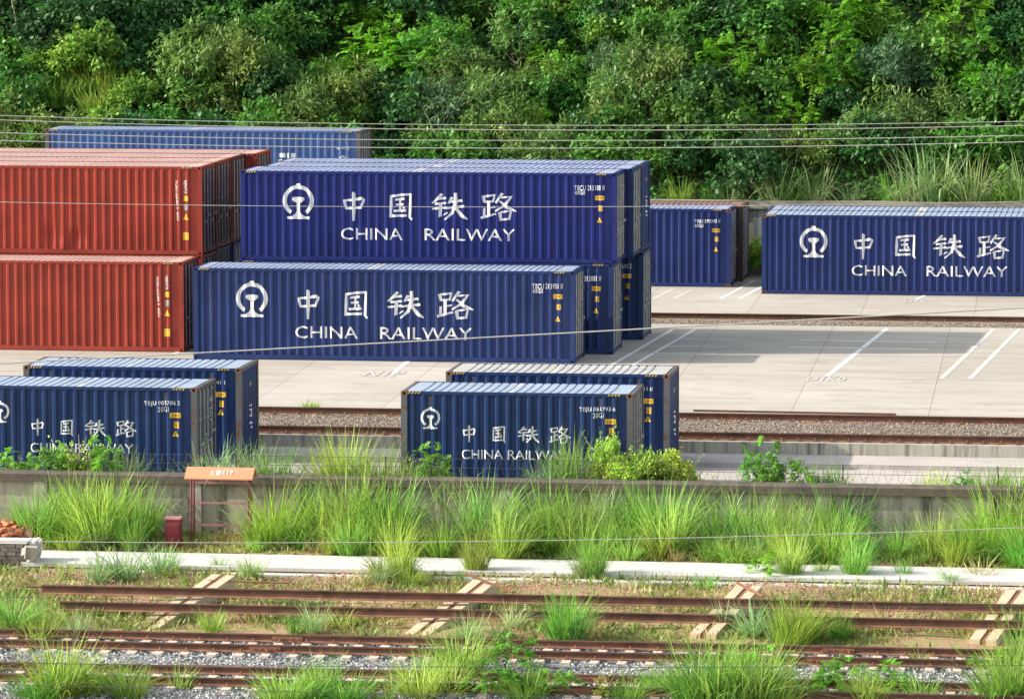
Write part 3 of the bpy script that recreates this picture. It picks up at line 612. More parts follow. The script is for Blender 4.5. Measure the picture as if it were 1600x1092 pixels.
# ------------------------------------------------------------------ rails and tracks
def railprof(h=.176, head=.036, foot=.066):
    return [(-foot,0),(foot,0),(foot,.012),(.012,.035),(.009,h-.045),(head,h-.034),(head,h-.004),(head-.006,h),(-head+.006,h),(-head,h-.004),(-head,h-.034),(-.009,h-.045),(-.012,.035),(-foot,.012)]
def two_tone(me, zf):
    me.materials.append(M['rustl'])
    for p in me.polygons:
        if abs(p.normal.x) < .5 and p.center.z < zf: p.material_index = 1
    return me
def rail_mesh(x0, x1, **k):
    b = MB(); b.prism(railprof(**k), x0, x1); return two_tone(fix(b.mesh('rail', M['rust'])), .06)
def clipmesh():
    b = MB(); b.box(-.06,.06,-.13,-.055,0,.03); b.box(-.06,.06,.055,.13,0,.03); b.box(-.05,.05,-.10,.10,-.004,.006); b.tube([(0,-.09,0),(0,-.09,.09)], .022, 6); b.tube([(0,.09,0),(0,.09,.09)], .022, 6); return b.mesh('rail_clip', M['rustl'])
def crane_rail(y, z, label, step, x0=-60, x1=18, h=.215):
    t = thing('crane_rail', (0, y, z), label, 'crane rail', 'rails set in the yard pavement'); put('rail', rail_mesh(x0, x1, h=h, head=.038, foot=.09), t)
    cm = cached('clip', clipmesh)
    for i in range(int(30/step)): put('rail_clip', cm, t, (-31 + i*step, 0, .008))
crane_rail(136.72, -.165, 'rusty crane rail along the front edge of the pavement, gravel in front of it', .68)
crane_rail(132.0, -.155, 'rusty crane rail bolted on the stained concrete ledge behind the short containers', .46)
crane_rail(167.4, -.155, 'rusty crane rail crossing the pavement in front of the far containers', .7)
tag(put('steel_bar', (lambda: (lambda b: (b.box(-2.9, 2.9, -.04, .04, 0, .05), b.mesh('steel_bar', M['rust']))[1])(MB()))(), None, tuple(at_z(1240, 646, 0.005)), (0, 0, R(-2.2))), 'thin dark steel bar lying on the pavement beside the front crane rail', 'steel bar')

def slp():
    b = MB(); b.prism([(-.135,-.17),(.135,-.17),(.10,.0),(-.10,.0)], -1.25, 1.25); return fix(b.mesh('sleeper', M['sleeper']))
slm = slp()
def fish():
    b = MB(); b.box(-.36,.36,-.040,-.012,.03,.13); b.box(-.36,.36,.012,.040,.03,.13)
    for i in (-.25,-.1,.1,.25): b.box(i-.025,i+.025,-.062,.062,.06,.105)
    return b.mesh('fish_plate', M['rustl'])
fm = fish()
def track(y, zt, label, step, joints):
    t = thing('railway_track', (0, y, zt), label, 'railway track', 'rusty tracks at the foot of the embankment')
    rm = rail_mesh(-46, 14)
    for s in (-.755, .755):
        r = put('rail', rm, t, (0, s, -.176))
        for jx in joints: put('fish_plate', fm, r, (jx + s*.15, 0, 0))
    cm = cached('clip', clipmesh)
    for i in range(min(96, int(42/step))):
        x = -38 + i*step + random.Random(i).uniform(-.02,.02); sl_ = put('sleeper', slm, t, (x, 0, -.180), (0, 0, math.pi/2))
        for s in (-.755, .755): put('rail_clip', cm, sl_, (s, 0, .002), (0, 0, -math.pi/2))
track(107.25, -1.93, 'rusty railway track on grey ballast, the upper of the two, just below the loose rails', .62, (-20.6, -8.0))
track(102.75, -1.94, 'rusty railway track on grey ballast lowest in the photo, half buried in weeds', .62, (-13.0, -2.2))
GL = 'loose rails laid along the embankment'
def loose(y, z, x0, x1, label, rot=0):
    b = MB(); b.prism(railprof(.21, .038, .075), x0, x1); tag(put('loose_rail', two_tone(fix(b.mesh('loose_rail', M['rust'])), .04), None, (0, y, z), (0, rot, 0)), label, 'rail', GL)
loose(111.2, -1.595, -27.0, 12, 'dark rusted loose rail crossing the concrete beams, the upper of the pair')
loose(110.1, -1.805, -26.3, 12, 'dark rusted loose rail crossing the concrete beams, the lower of the pair')
# concrete beams carrying the loose rails
def beam(u0, v0, u1, v1, label, wd=.62):
    a = at_y(u0, v0, 113.0); c = at_y(u1, v1, 109.3); d = c-a; l = d.length; ang = math.atan2(d.y, d.x)
    t = thing('concrete_beam', a, label, 'concrete beam', 'cream concrete beams under the loose rails', ang); sl_ = d.z/l*.985
    b = MB()
    for s in (-1, 1):
        n = len(b.v); y0, y1 = (.07, wd/2) if s > 0 else (-wd/2, -.07)
        b.v += [(0,y0,-.50),(l,y0,-.50+sl_*l),(l,y1,-.50+sl_*l),(0,y1,-.50),(0,y0,0),(l,y0,sl_*l),(l,y1,sl_*l),(0,y1,0)]
        for f in ((0,3,2,1),(4,5,6,7),(0,1,5,4),(1,2,6,5),(2,3,7,6),(3,0,4,7)): b.f.append(tuple(n+i for i in f)); b.m.append(0)
    put('beam_half', b.mesh('beam_half', M['beam']), t)
    b = MB(); n = 0; b.v += [(.02,-.07,-.4),(l-.02,-.07,-.4+sl_*l),(l-.02,.07,-.4+sl_*l),(.02,.07,-.4),(.02,-.07,-.03),(l-.02,-.07,-.03+sl_*l),(l-.02,.07,-.03+sl_*l),(.02,.07,-.03)]
    for f in ((0,3,2,1),(4,5,6,7),(0,1,5,4),(1,2,6,5),(2,3,7,6),(3,0,4,7)): b.f.append(f); b.m.append(0)
    put('rusty_groove', b.mesh('rusty_groove', M['rustl']), t)
beam(348, 897, 228, 980, 'cream concrete beam under the loose rails, leftmost of the four')
beam(757, 906, 652, 990, 'cream concrete beam with a rusty bar across its upper end, near the middle')
beam(1170, 914, 1098, 990, 'weed covered concrete beam under the loose rails, third from the left')
beam(1592, 922, 1535, 1000, 'pale concrete beam at the right edge under the loose rails')
for (u0, v0, z0), (u1, v1, z1), r, lb in (((325,906,112.6),(450,910,112.6),.022,'rusty iron bar lying across the upper end of the left concrete beam'), ((728,896,112.75),(800,925,112.2),.035,'orange rusty iron bar lying across the concrete beam near the middle'), ((1150,910,112.7),(1190,932,112.2),.035,'short rusty bar leaning on the weed covered beam'), ((40,915,112.2),(230,918,112.2),.03,'thin rusty bar on the dirt behind the upper loose rail')):
    a = at_y(u0, v0, z0); c = at_y(u1, v1, z1); b = MB(); b.tube([(0,0,0), tuple(c-a)], r, 5); tag(put('iron_bar', b.mesh('iron_bar', M['rustl']), None, a), lb, 'iron bar')
# walkway slab and its gutter lip
slabbox('concrete_walkway', at_z(58, 862, -1.57).x, XR, 115.95, 118.2, -1.66, -1.57, M['walk'], kind='structure')
slabbox('gutter_lip', -26, XR, 115.35, 115.7, -1.9, -1.665, M['walk'], kind='structure')

# ------------------------------------------------------------------ walls
t = thing('boundary_wall', (0, 121.55, 0), 'long streaked concrete wall with a dark mossy cap in front of the short containers', 'wall')
b = MB(); b.box(XL, XR, 0, .22, -1.9, -.25)
put('wall_panel', b.mesh('wall_panel', M['wall']), t)
b = MB(); b.prism([(-.13,-.25),(.35,-.25),(.35,-.06),(.25,.0),(-.03,.0),(-.13,-.06)], XL, XR); put('wall_cap', fix(b.mesh('wall_cap', M['cap'])), t)
b = MB(); b.box(-.18,.18,-.10,-.002,-1.9,-.252); pm_ = b.mesh('pier', M['wall'])
for i in range(24): put('pier', pm_, t, (-70+i*4.05, 0, 0))
t = thing('razor_wire_coil', (0, 121.66, .0), 'thin coiled razor wire running along the top of the front wall', 'razor wire')
b = MB(); b.tube([(-33 + i*.021, .22*math.cos(i*.42), .24 + .22*math.sin(i*.42)) for i in range(1560)], .0042, 3); put('wire_coil', b.mesh('wire_coil', M['wired']), t)
b = MB()
for z in (.25, .48): b.tube([(-33,0,z), (1,0,z)], .006, 4)
put('tension_wire', b.mesh('tension_wire', M['wired']), t)
b = MB(); b.box(-.014,.014,-.014,.014,0,.5); sk = b.mesh('stake', M['rust'])
for i in range(9): put('stake', sk, t, (-32.2+i*3.9, .05, 0))
t = thing('back_wall', (0, 184.25, 0), 'long grey green concrete wall with a capping beam at the foot of the hillside', 'wall')
zt = at_y(1180, 314.5, 184.1).z
b = MB(); b.box(XL-10, XR+10, 0, .25, -.5, zt-.30)
for i in range(80): b.box(XL-10+i*1.4, XL-10+i*1.4+.75, -.07, .002, -.5, zt-.31)
put('wall_panel', b.mesh('wall_panel', M['bwall']), t)
b = MB(); b.box(XL-10, XR+10, -.18, .40, zt-.30, zt-.16); b.box(XL-10, XR+10, -.10, .36, zt-.158, zt); put('capping_beam', b.mesh('capping_beam', plain('capping_concrete', (.33,.30,.24), .85, .25, 1)), t)

# ------------------------------------------------------------------ small things before the wall
p = at_y(344, 745, 120.6); gx = p.x; gz = bank_z(gx, 120.6)
t = thing('canopy_stand', (gx, 120.6, gz), 'maroon steel stand with an orange gabled roof against the front wall', 'fire stand'); hh = p.z-gz
for s in (-.74, .74):
    for yy in (-.16, .16):
        b = MB(); b.tube([(0,0,0), (0,0,hh+.02)], .026, 6); put('post', b.mesh('post', M['pole']), t, (s, yy, 0))
for z in (hh-.16, hh-.68, hh-1.25 if hh > 1.5 else .2):
    b = MB(); b.box(-.72,.72,-.02,.02,-.025,.025); put('crossbar', b.mesh('crossbar', plain('pinkish_steel', (.36,.16,.17), .6, .2)), t, (0, .16, z))
M['orange'] = plain('orange_sheet', (.66,.25,.13), .55, .1); b = MB()
b.prism([(-.34,-.04),(0,.21),(.34,-.04),(.34,-.07),(0,.18),(-.34,-.07)], -.88, .88); put('roof', fix(b.mesh('roof', M['orange'])), t, (0, 0, hh+.05))
pl = text_polys('119', .06, .36, .02, .16) + glyph_polys('lu', -.30, -.15, .02, .16); pl = []
FIRE = {'huo': [[(50,96,5),(48,50,5),(10,4,3)], [(52,48,4),(70,20,6),(96,2,3)], [(16,66,4),(28,44,5)], [(84,70,4),(70,46,3)]], 'jing': [[(6,90,4),(94,92,4)], [(30,100,4),(30,82,4)], [(66,100,4),(66,82,4)], [(14,76,4),(12,52,4)], [(14,74,4),(48,76,4),(46,48,4)], [(24,60,4),(38,60,4)], [(62,80,4),(54,60,3)], [(60,70,4),(92,72,4)], [(84,72,4),(54,44,3)], [(62,64,4),(94,44,3)], [(4,38,4),(96,40,4)], [(20,28,4),(80,29,4)], [(26,18,4),(24,2,4)], [(26,18,4),(76,19,4),(74,2,4)], [(26,4,4),(74,5,4)]]}
GLYPH.update(FIRE)
pl = glyph_polys('huo', -.26, -.13, .03, .16) + glyph_polys('jing', -.10, .06, .03, .16) + text_polys('119', .10, .34, .035, .155)
sl_ = math.atan2(.25, .34); b = MB()
for i, q in enumerate(pl):
    n = len(b.v)
    for x, s in q: b.v.append((x, -.34 + s*math.cos(sl_)*1.6 + .04, -.04 + (s*1.6+.05)*math.sin(sl_) + .006 + .0004*i)); 
    b.f.append(tuple(range(n, n+len(q)))); b.m.append(0)
put('roof_lettering', b.mesh('roof_lettering', M['white']), t, (0, 0, hh+.05))
p = at_y(270, 808, 119.6); z = bank_z(p.x, 119.6); bh = p.z-z
t = thing('red_box', (p.x, 119.6, z), 'dark red metal box with pale lid on the grass beside the orange stand', 'fire box')
b = MB(); b.box(-.19,.19,-.14,.14,0,bh-.03); put('body', b.mesh('body', plain('dark_red_box_paint', (.20,.012,.025), .5, .2)), t)
b = MB(); b.box(-.21,.21,-.16,.16,bh-.028,bh+.02); put('lid', b.mesh('lid', plain('pink_faded_lid', (.52,.22,.22), .6, .2)), t)
b = MB(); b.box(-.15,.15,-.152,-.142,.06,bh-.10); b.box(.08,.11,-.17,-.152,bh*.45,bh*.55); put('door', b.mesh('door', plain('red_box_door', (.24,.02,.03), .5, .2)), t)
# pile of orange bricks at the left edge
p = at_y(15, 812, 119.4); z = bank_z(p.x, 119.4)
t = thing('brick_pile', (p.x-.1, 119.4, z), 'heap of broken orange bricks by the wall at the left edge', 'brick pile'); b = MB(); q = random.Random(3)
for i in range(380):
    x = q.uniform(-1.0, 1.0); hgt = (1-abs(x)/1.05)**.5*.72; y = q.uniform(-.5,.5); zz = q.uniform(.2,1)*hgt*(1-.5*abs(y)); a = q.uniform(0,3); c = q.uniform(-.5,.5)
    ax = Vector((math.cos(a), math.sin(a), c)).normalized()*.11; ay = ax.cross(Vector((0,0,1))).normalized()*.055; az = ax.cross(ay).normalized()*.03; b.obox((x, y, zz), ax, ay, az)
put('bricks', b.mesh('bricks', stonemat('orange_brick', (.40,.10,.05), (.62,.24,.13))), t)
b = MB(); b.prism([(-.6,0),(.6,0),(.3,.5),(-.3,.5)], -.75, .75); put('brick_core', fix(b.mesh('brick_core', M['dirt'])), t)
# low stone wall and broken blocks at the left end of the walkway
p = at_z(18, 895, -1.5); t = thing('stone_wall', (-29.5, 116.4, -1.72), 'low dark stone wall with a pale plastered end at the left end of the walkway', 'stone wall'); b = MB(); q = random.Random(8)
for r_ in range(6):
    x = -3.0
    while x < .85:
        wd = q.uniform(.14,.30); b.box(x+.008, x+wd-.008, -.3-q.uniform(0,.03), .3, r_*.1+.005, r_*.1+.095); x += wd
put('masonry', b.mesh('masonry', stonemat('dark_stone', (.07,.06,.055), (.22,.19,.17))), t)
b = MB(); b.box(-3.2,.95,-.33,.33,.602,.66); put('coping', b.mesh('coping', M['slab']), t)
b = MB()
for i in range(46): b.obox((q.uniform(.85,1.15), q.uniform(-.35,.3), q.uniform(0,.6)), (q.uniform(.05,.1),0,.02), (0,q.uniform(.05,.1),.02), (.01,.01,q.uniform(.04,.08)))
put('plastered_end', b.mesh('plastered_end', stonemat('pale_plaster', (.45,.42,.37), (.7,.68,.63))), t)
for (u, v, s, lb) in ((47, 862, .15, 'pale block with an ochre side beside the stone wall end, upper one'), (10, 893, .13, 'pale block with an ochre side at the left photo edge, lower one')):
    c = at_y(u, v, 116.0); b = MB(); b.obox((0,0,0), (s,0,0), (0,s*.8,0), (0,0,s*1.0)); me = b.mesh('stone_block', M['wall'], plain('ochre_stone', (.50,.33,.10), .8, .2)); me.polygons[3].material_index = 1
    tag(put('stone_block', me, None, c, (R(6), R(4), R(20))), lb, 'stone block', 'loose pale blocks')

# ------------------------------------------------------------------ overhead cables
GW = 'overhead cables crossing the yard'
def cable(pts, y, r, label, mat='wire', drop=None):
    (u0, v0), (u1, v1), (u2, v2) = pts; P = [at_y(u, v, y) for u, v in pts]; A = np.array([[p.x**2, p.x, 1] for p in P]); co = np.linalg.solve(A, np.array([p.z for p in P]))
    xa, xb = P[0].x-8, P[2].x+8; b = MB(); ox = P[1].x; oz = P[1].z
    b.tube([(x-ox, 0, co[0]*x*x+co[1]*x+co[2]-oz) for x in np.linspace(xa, xb, 40)], r*.62, 5); return tag(put('overhead_cable', b.mesh('overhead_cable', M[mat]), None, (ox, y, oz)), label, 'cable', GW)
cable(((0,180),(800,196),(1600,191)), 100, .013, 'thin pale cable, topmost of the four crossing below the trees')
cable(((0,187),(800,203.5),(1600,197.5)), 100, .015, 'thin pale cable, second from the top across the hillside foot')
cable(((0,207),(800,220),(1600,213)), 100, .015, 'thin pale cable, third from the top across the hillside foot')
cable(((0,219),(800,232),(1600,223)), 100, .015, 'thin pale cable, fourth from the top across the faded container')
cable(((0,315),(700,323.5),(1600,316)), 100, .011, 'thin pale cable passing across the upper red and royal blue containers')
cable(((0,567),(800,525),(1600,482)), 110, .028, 'thick pale cable slanting up to the right over the lettered container')
cable(((0,844),(530,847),(1600,825)), 85, .012, 'thin pale cable in front of the wall grass')
cable(((0,931),(640,943),(1600,948)), 80, .008, 'thin dark cable over the loose rails', 'wired')
cable(((0,1034),(640,1041),(1600,1040)), 78, .009, 'thin dark cable over the grey ballast', 'wired')
cable(((0,1067),(640,1084),(1600,1100)), 78, .009, 'lowest thin dark cable at the bottom of the photo', 'wired')
for (u, va, vb), lb in (((1137,194,201),'short link wire between the top pair of cables'), ((1117,217,229),'short link wire between the lower pair of cables')):
    a = at_y(u, va, 100); c = at_y(u, vb, 100); b = MB(); b.tube([(0,0,0), tuple(c-a)], .012, 4); tag(put('dropper_wire', b.mesh('dropper_wire', M['wire']), None, a), lb, 'wire', GW)

# ------------------------------------------------------------------ vegetation
M['lf_dark'] = leafmat('dark_leaf', (.030,.115,.028), .3); M['lf_mid'] = leafmat('mid_green_leaf', (.078,.235,.036), .35)
M['lf_olive'] = leafmat('olive_leaf', (.120,.235,.055), .35, .02, .45); M['lf_bright'] = leafmat('bright_leaf', (.15,.41,.034), .45)
M['lf_light'] = leafmat('light_green_leaf', (.185,.40,.06), .42)
M['lf_yel'] = leafmat('yellow_green_leaf', (.37,.57,.085), .42); M['lf_grey'] = leafmat('grey_green_leaf', (.080,.180,.075), .3)
M['gr_bright'] = leafmat('bright_grass', (.27,.50,.075), .45, .03, .55, (.34,.46,.09)); M['gr_mid'] = leafmat('green_grass', (.17,.38,.055), .42, .03, .5)
M['gr_silver'] = leafmat('silver_grass', (.29,.46,.16), .35, .03, .45, (.42,.52,.25)); M['gr_dry'] = leafmat('dry_grass', (.40,.39,.19), .3, .02, .35)
M['bark'] = plain('brown_bark', (.075,.055,.04), .9, .3, 8); M['barkp'] = plain('pale_bark', (.26,.22,.17), .9, .25, 6)

def leaf_arrays(C, A, Nn, ln, wd):
    """one folded pointed leaf per row: base C, direction A, normal Nn"""
    B = np.cross(Nn, A); B /= np.linalg.norm(B, axis=1, keepdims=True) + 1e-9
    l = ln[:, None]; w_ = wd[:, None]
    V = np.stack([C, C + A*l*.45 + B*w_ - Nn*l*.06, C + A*l - Nn*l*.16, C + A*l*.45 - B*w_ - Nn*l*.06], 1)
    return V
def mesh_from_quads(name, V, mat):
    n = V.shape[0]; k = V.shape[1]; me = bpy.data.meshes.new(name); me.vertices.add(n*k); me.vertices.foreach_set('co', V.reshape(-1).astype(np.float32))
    me.loops.add(n*k); me.loops.foreach_set('vertex_index', np.arange(n*k, dtype=np.int32)); me.polygons.add(n)
    me.polygons.foreach_set('loop_start', np.arange(0, n*k, k, dtype=np.int32))
    me.materials.append(mat); me.update(calc_edges=True); me.validate(); return me
def unit(a): return a/(np.linalg.norm(a, axis=-1, keepdims=True)+1e-9)
def crown(seed, rx, rz, nclump, per, ln, mat, style='broad', zc=None, lumps=.34):
    q = np.random.RandomState(seed); d = unit(q.normal(size=(nclump, 3))); d[:, 2] = np.abs(d[:, 2])*1.0 - .35*(q.rand(nclump) < .4)
    rad = q.uniform(.55, 1.06, nclump); cz = rz if zc is None else zc
    bump_ = 1 + .22*np.sin(d[:, 0]*5+seed)*np.cos(d[:, 1]*4+seed*2)
    CC = d*rad[:, None]*bump_[:, None]*np.array([rx, rx, rz]) + np.array([0, 0, cz])
    Vs = []
    for i in range(nclump):
        cr = rx*lumps*q.uniform(.6, 1.25)
        if style == 'shoots':
            a = unit(np.array([0, 0, 1.]) + d[i]*np.array([1, 1, 0])*.75 + q.normal(size=3)*.12); L_ = rz*2*q.uniform(.45, 1.12); m_ = per
            t = q.uniform(.12, 1, m_)[:, None]; P = np.array([q.normal()*.22*rx, q.normal()*.22*rx, 0]) + a*t*L_ + d[i]*np.array([1, 1, 0])*(t**2)*rx*.25
            A = unit(q.normal(size=(m_, 3))*np.array([1, 1, .35]) + np.array([0, 0, .25]) + d[i]*.3); Nn = unit(np.array([0, 0, .9]) + q.normal(size=(m_, 3))*.35); Nn = unit(Nn - A*np.sum(Nn*A, 1, keepdims=True))
            sz_ = ln*q.uniform(.55, 1.2, m_)*(1.15-.55*t[:, 0]); Vs.append(leaf_arrays(P, A, Nn, sz_, sz_*.27)); continue
        if style == 'pinnate':
            nf = max(3, per//18)
            for _ in range(nf):
                a = unit(d[i]*.7 + q.normal(size=3)*.65 + np.array([0, 0, .25])); L_ = q.uniform(.5, 1.0)*rx*.62; m_ = 9
                t = np.linspace(.12, 1, m_)[:, None]; P = CC[i] + a*t*L_ + np.array([0, 0, -1])*(t**2)*L_*.35
                T = unit(a + np.array([0, 0, -1])*t*.7); up = np.array([0, 0, 1.]); Sd = unit(np.cross(T, up)); Nn = unit(np.cross(Sd, T))
                for s in (-1, 1):
                    A = unit(Sd*s + T*.45 + q.normal(size=(m_, 3))*.15); Vs.append(leaf_arrays(P, A, Nn, ln*(1-.5*np.abs(t[:, 0]-.45)), np.full(m_, ln*.19)))
        else:
            P = CC[i] + unit(q.normal(size=(per, 3)))*(q.rand(per, 1)**.5)*cr*np.array([1, 1, .75])
            out = unit(P-CC[i] + d[i]*cr*.6); A = unit(out*.55 + q.normal(size=(per, 3))*.6 + np.array([0, 0, -.25])); Nn = unit(out*.4 + np.array([0, 0, .8]) + q.normal(size=(per, 3))*.45)
            Nn = unit(Nn - A*np.sum(Nn*A, 1, keepdims=True)); s = ln*q.uniform(.6, 1.25, per); Vs.append(leaf_arrays(P, A, Nn, s, s*(.30 if style == 'broad' else .16)))
    return mesh_from_quads('crown', np.concatenate(Vs), mat)
def trunk_mesh(seed, h, r, mat, limbs=5, spread=.5):
    q = random.Random(seed); b = MB(); p = [(0, 0, -.25)]; 
    for i in range(1, 6): p.append((q.uniform(-.08,.08)*i, q.uniform(-.08,.08)*i, h*i/5))
    b.tube(p, [r*(1-.13*i) for i in range(6)], 7)
    for i in range(limbs):
        k = q.randint(2, 4); a = q.uniform(0, 6.28); s = Vector(p[k]); e = s + Vector((math.cos(a)*spread*h, math.sin(a)*spread*h, h*q.uniform(.25,.6))); mid = (s+e)/2 + Vector((0, 0, -.06*h))
        b.tube([s, mid, e], [r*.5, r*.34, r*.12], 5)
    return b.mesh('trunk', mat)
# the kinds of bush on the hillside: (label look, material, leaf length, style)
KINDS = {}
def kind(key, look, mat, ln, style, rx, rz, ncl, per, bark='bark', h=1.0, lumps=.34):
    KINDS[key] = (look, [(crown(hash_(key)+s, rx, rz, ncl, per, ln, M[mat], style, rz*.55+h*.55, lumps), trunk_mesh(hash_(key)+s, h+rz*.5, .07, M[bark])) for s in range(3)])
def hash_(s): return sum(ord(c)*(i+3) for i, c in enumerate(s)) % 9973
kind('dark', 'dark broadleaf shrub', 'lf_dark', .25, 'broad', 1.45, 1.25, 46, 40)
kind('mid', 'green leafy shrub', 'lf_mid', .24, 'broad', 1.35, 1.2, 42, 38)
kind('olive', 'loose olive shrub', 'lf_olive', .26, 'narrow', 1.35, 1.25, 40, 52, 'barkp')
kind('bright', 'bright feathery shrub', 'lf_bright', .21, 'pinnate', 1.2, .95, 26, 84)
kind('grey', 'grey green shrub', 'lf_grey', .22, 'narrow', 1.25, 1.3, 44, 50, 'barkp')
kind('light', 'light green shrub', 'lf_light', .22, 'broad', 1.2, 1.05, 40, 42)
kind('yel', 'yellow green shrub', 'lf_yel', .17, 'broad', 1.0, .9, 44, 56, 'barkp')
kind('weedy', 'ragged yellow green bush', 'lf_yel', .24, 'shoots', .95, .95, 30, 26, 'barkp')
kind('weedg', 'ragged green weed', 'lf_light', .24, 'shoots', .9, .95, 24, 24, 'barkp')
def grass(seed, n, h, rad, lean, droop, wd, mat, seg=5, name='blades', hv=.72):
    q = np.random.RandomState(seed); a = q.uniform(0, 2*np.pi, n); r = rad*np.sqrt(q.rand(n)); H_ = h*(1-hv*q.rand(n)**1.15)
    root = np.stack([r*np.cos(a), r*np.sin(a), np.full(n, -.03)], 1); da = a + q.normal(size=n)*.7
    dirv = np.stack([np.cos(da), np.sin(da), np.zeros(n)], 1); ll = lean*(.15 + q.rand(n)*.95)*(.35 + .65*r/max(rad, 1e-6)); dr = droop*q.rand(n)**1.5
    sd = np.stack([-np.sin(da+q.normal(size=n)*.8), np.cos(da+q.normal(size=n)*.8), np.zeros(n)], 1); t = np.linspace(0, 1, seg+1); Q = []
    pts = []
    for k in t:
        x = root + dirv*((ll*k + dr*1.0*k**2.6)*H_)[:, None]; x[:, 2] += H_*(k - .5*ll**2*k*k*.6 - dr*.85*k**3.0); pts.append(x)
    W = [wd*(1-k)**.7*(.6+.4*min(1, k*4)) for k in t]; ws = q.uniform(.6, 1.3, n)[:, None]
    V = np.zeros((n, 2*(seg+1), 3))
    for i in range(seg+1): V[:, 2*i] = pts[i] - sd*W[i]*ws; V[:, 2*i+1] = pts[i] + sd*(W[i]+.0008)*ws
    nv = 2*(seg+1); base = (np.arange(n)*nv)[:, None, None]; F = np.array([(2*i, 2*i+1, 2*i+3, 2*i+2) for i in range(seg)])[None] + base
    F = F.reshape(-1, 4).astype(np.int32); me = bpy.data.meshes.new(name); me.vertices.add(n*nv); me.vertices.foreach_set('co', V.reshape(-1).astype(np.float32))
    me.loops.add(F.size); me.loops.foreach_set('vertex_index', F.reshape(-1)); me.polygons.add(len(F)); me.polygons.foreach_set('loop_start', np.arange(0, F.size, 4, dtype=np.int32))
    me.materials.append(mat); me.update(calc_edges=True); return me

# ---- labels that single out: look + landmark + order
PENDING = {}
def later(o, look, where, u, cat, group): PENDING.setdefault((look, where, cat, group), []).append((u, o))
ORD = ['leftmost', 'second from left', 'third from left', 'fourth from left', 'fifth from left', 'sixth from left', 'seventh from left', 'eighth from left', 'ninth from left', 'tenth from left', 'eleventh from left', 'twelfth from left']
NUMS = ['thirteenth','fourteenth','fifteenth','sixteenth','seventeenth','eighteenth','nineteenth','twentieth','twenty first','twenty second','twenty third','twenty fourth','twenty fifth','twenty sixth','twenty seventh','twenty eighth','twenty ninth','thirtieth'] + ['thirty %s' % w for w in ('first','second','third','fourth','fifth','sixth','seventh','eighth','ninth')] + ['fortieth']*40
def flush_labels():
    for (look, where, cat, group), lst in PENDING.items():
        lst.sort(key=lambda e: e[0])
        for i, (u, o) in enumerate(lst):
            lb = look + ' ' + where
            if len(lst) > 1: lb += ', ' + ('rightmost' if i == len(lst)-1 else ORD[i] if i < len(ORD) else '%s from left' % NUMS[i-12])
            tag(o, lb, cat, group)
HZONES = [(-9e9, 70, 'left of the faded container'), (70, 330, 'above the faded container left half'), (330, 600, 'above the faded container right half'), (600, 830, 'above the royal blue container middle'), (830, 1020, 'above the royal blue container end'), (1020, 1190, 'above the violet blue container'), (1190, 1400, 'above the far right container start'), (1400, 9e9, 'above the photo right edge')]
def hwhere(u, v):
    z = next(n for a, c, n in HZONES if a <= u < c)
    return ('low slope ' if v > 215 else 'middle slope ' if v > 95 else 'upper slope ') + z

BLOBS = [(110,95,70,45,'light'),(30,95,45,40,'mid'),(205,115,50,35,'light'),(60,150,90,30,'mid'),(260,190,70,35,'mid'),(350,105,70,60,'olive'),(370,175,70,35,'light'),(490,160,75,35,'olive'),(450,90,50,45,'bright'),(520,110,50,45,'bright'),
 (575,40,70,50,'bright'),(620,95,45,40,'bright'),(150,15,230,80,'dark'),(300,35,70,55,'dark'),(740,120,70,60,'olive'),(690,190,45,40,'grey'),(820,110,60,50,'olive'),(900,100,45,45,'bright'),(960,70,60,60,'grey'),(890,170,60,40,'mid'),(1010,130,70,50,'olive'),  # dark kinds at upper left put the wood's shade into leaf colour
 (1050,60,60,50,'mid'),(1150,100,60,60,'bright'),(1230,170,60,40,'bright'),(1130,190,50,40,'mid'),(1320,40,60,50,'bright'),(1340,105,80,40,'bright'),(1250,40,60,50,'mid'),(1400,130,60,50,'grey'),(1440,190,80,45,'olive'),(1500,40,80,50,'bright'),(1560,120,60,60,'bright'),(1540,200,70,40,'mid'),
 (950,240,60,30,'mid'),(1020,275,50,30,'mid'),(1090,250,70,60,'dark'),(620,200,50,50,'dark'),(700,240,60,40,'mid'),(820,230,80,30,'olive'),(1230,240,60,40,'olive'),(1340,250,70,40,'dark'),(20,215,60,30,'olive')]
q = random.Random(21); GH = 'shrubs covering the hillside'
def place_bush(x, y, z, kd, s, sz, where, group, cat='shrub'):
    look, var = KINDS[kd]; c, tr = var[q.randrange(3)]
    t = put('shrub', None, None, (x, y, z), (q.uniform(-.12,.12), q.uniform(-.12,.12), q.uniform(0, 6.28))); t.scale = (s, s, sz); put('crown', c, t); put('trunk', tr, t)
    later(t, look, where, pix((x, y, z+1))[0], cat, group); return t
nb = 0
for row in range(12):
    y = 185.8 + row*1.3; 
    for i in range(40):
        x = -63 + i*1.68 + (row % 2)*1.0 + q.uniform(-.7,.7); yy = y + q.uniform(-.6,.6); z = hill_z(x, yy); u, v = pix((x, yy, z+1.1))
        if v < -110 or u < -170 or u > 1770: continue
        if u > 1175 and v > 190 and yy < 186.4: continue
        if u < 240 and 100 < v < 195 and q.random() < .62: continue
        best = None; bd = 1.0
        for bu, bv, ru, rv, kd in BLOBS:
            dd = ((u-bu)/ru)**2 + ((v-bv)/rv)**2
            if dd < bd: bd = dd; best = kd
        kd = best or q.choice(['dark','dark','mid','olive','light','dark','mid'])
        if q.random() < .08: kd = q.choice(['light','mid','bright'])
        s = q.uniform(.68, 1.12)
        place_bush(x, yy, z-.25, kd, s, s*q.uniform(.85,1.2), hwhere(u, v), GH); nb += 1
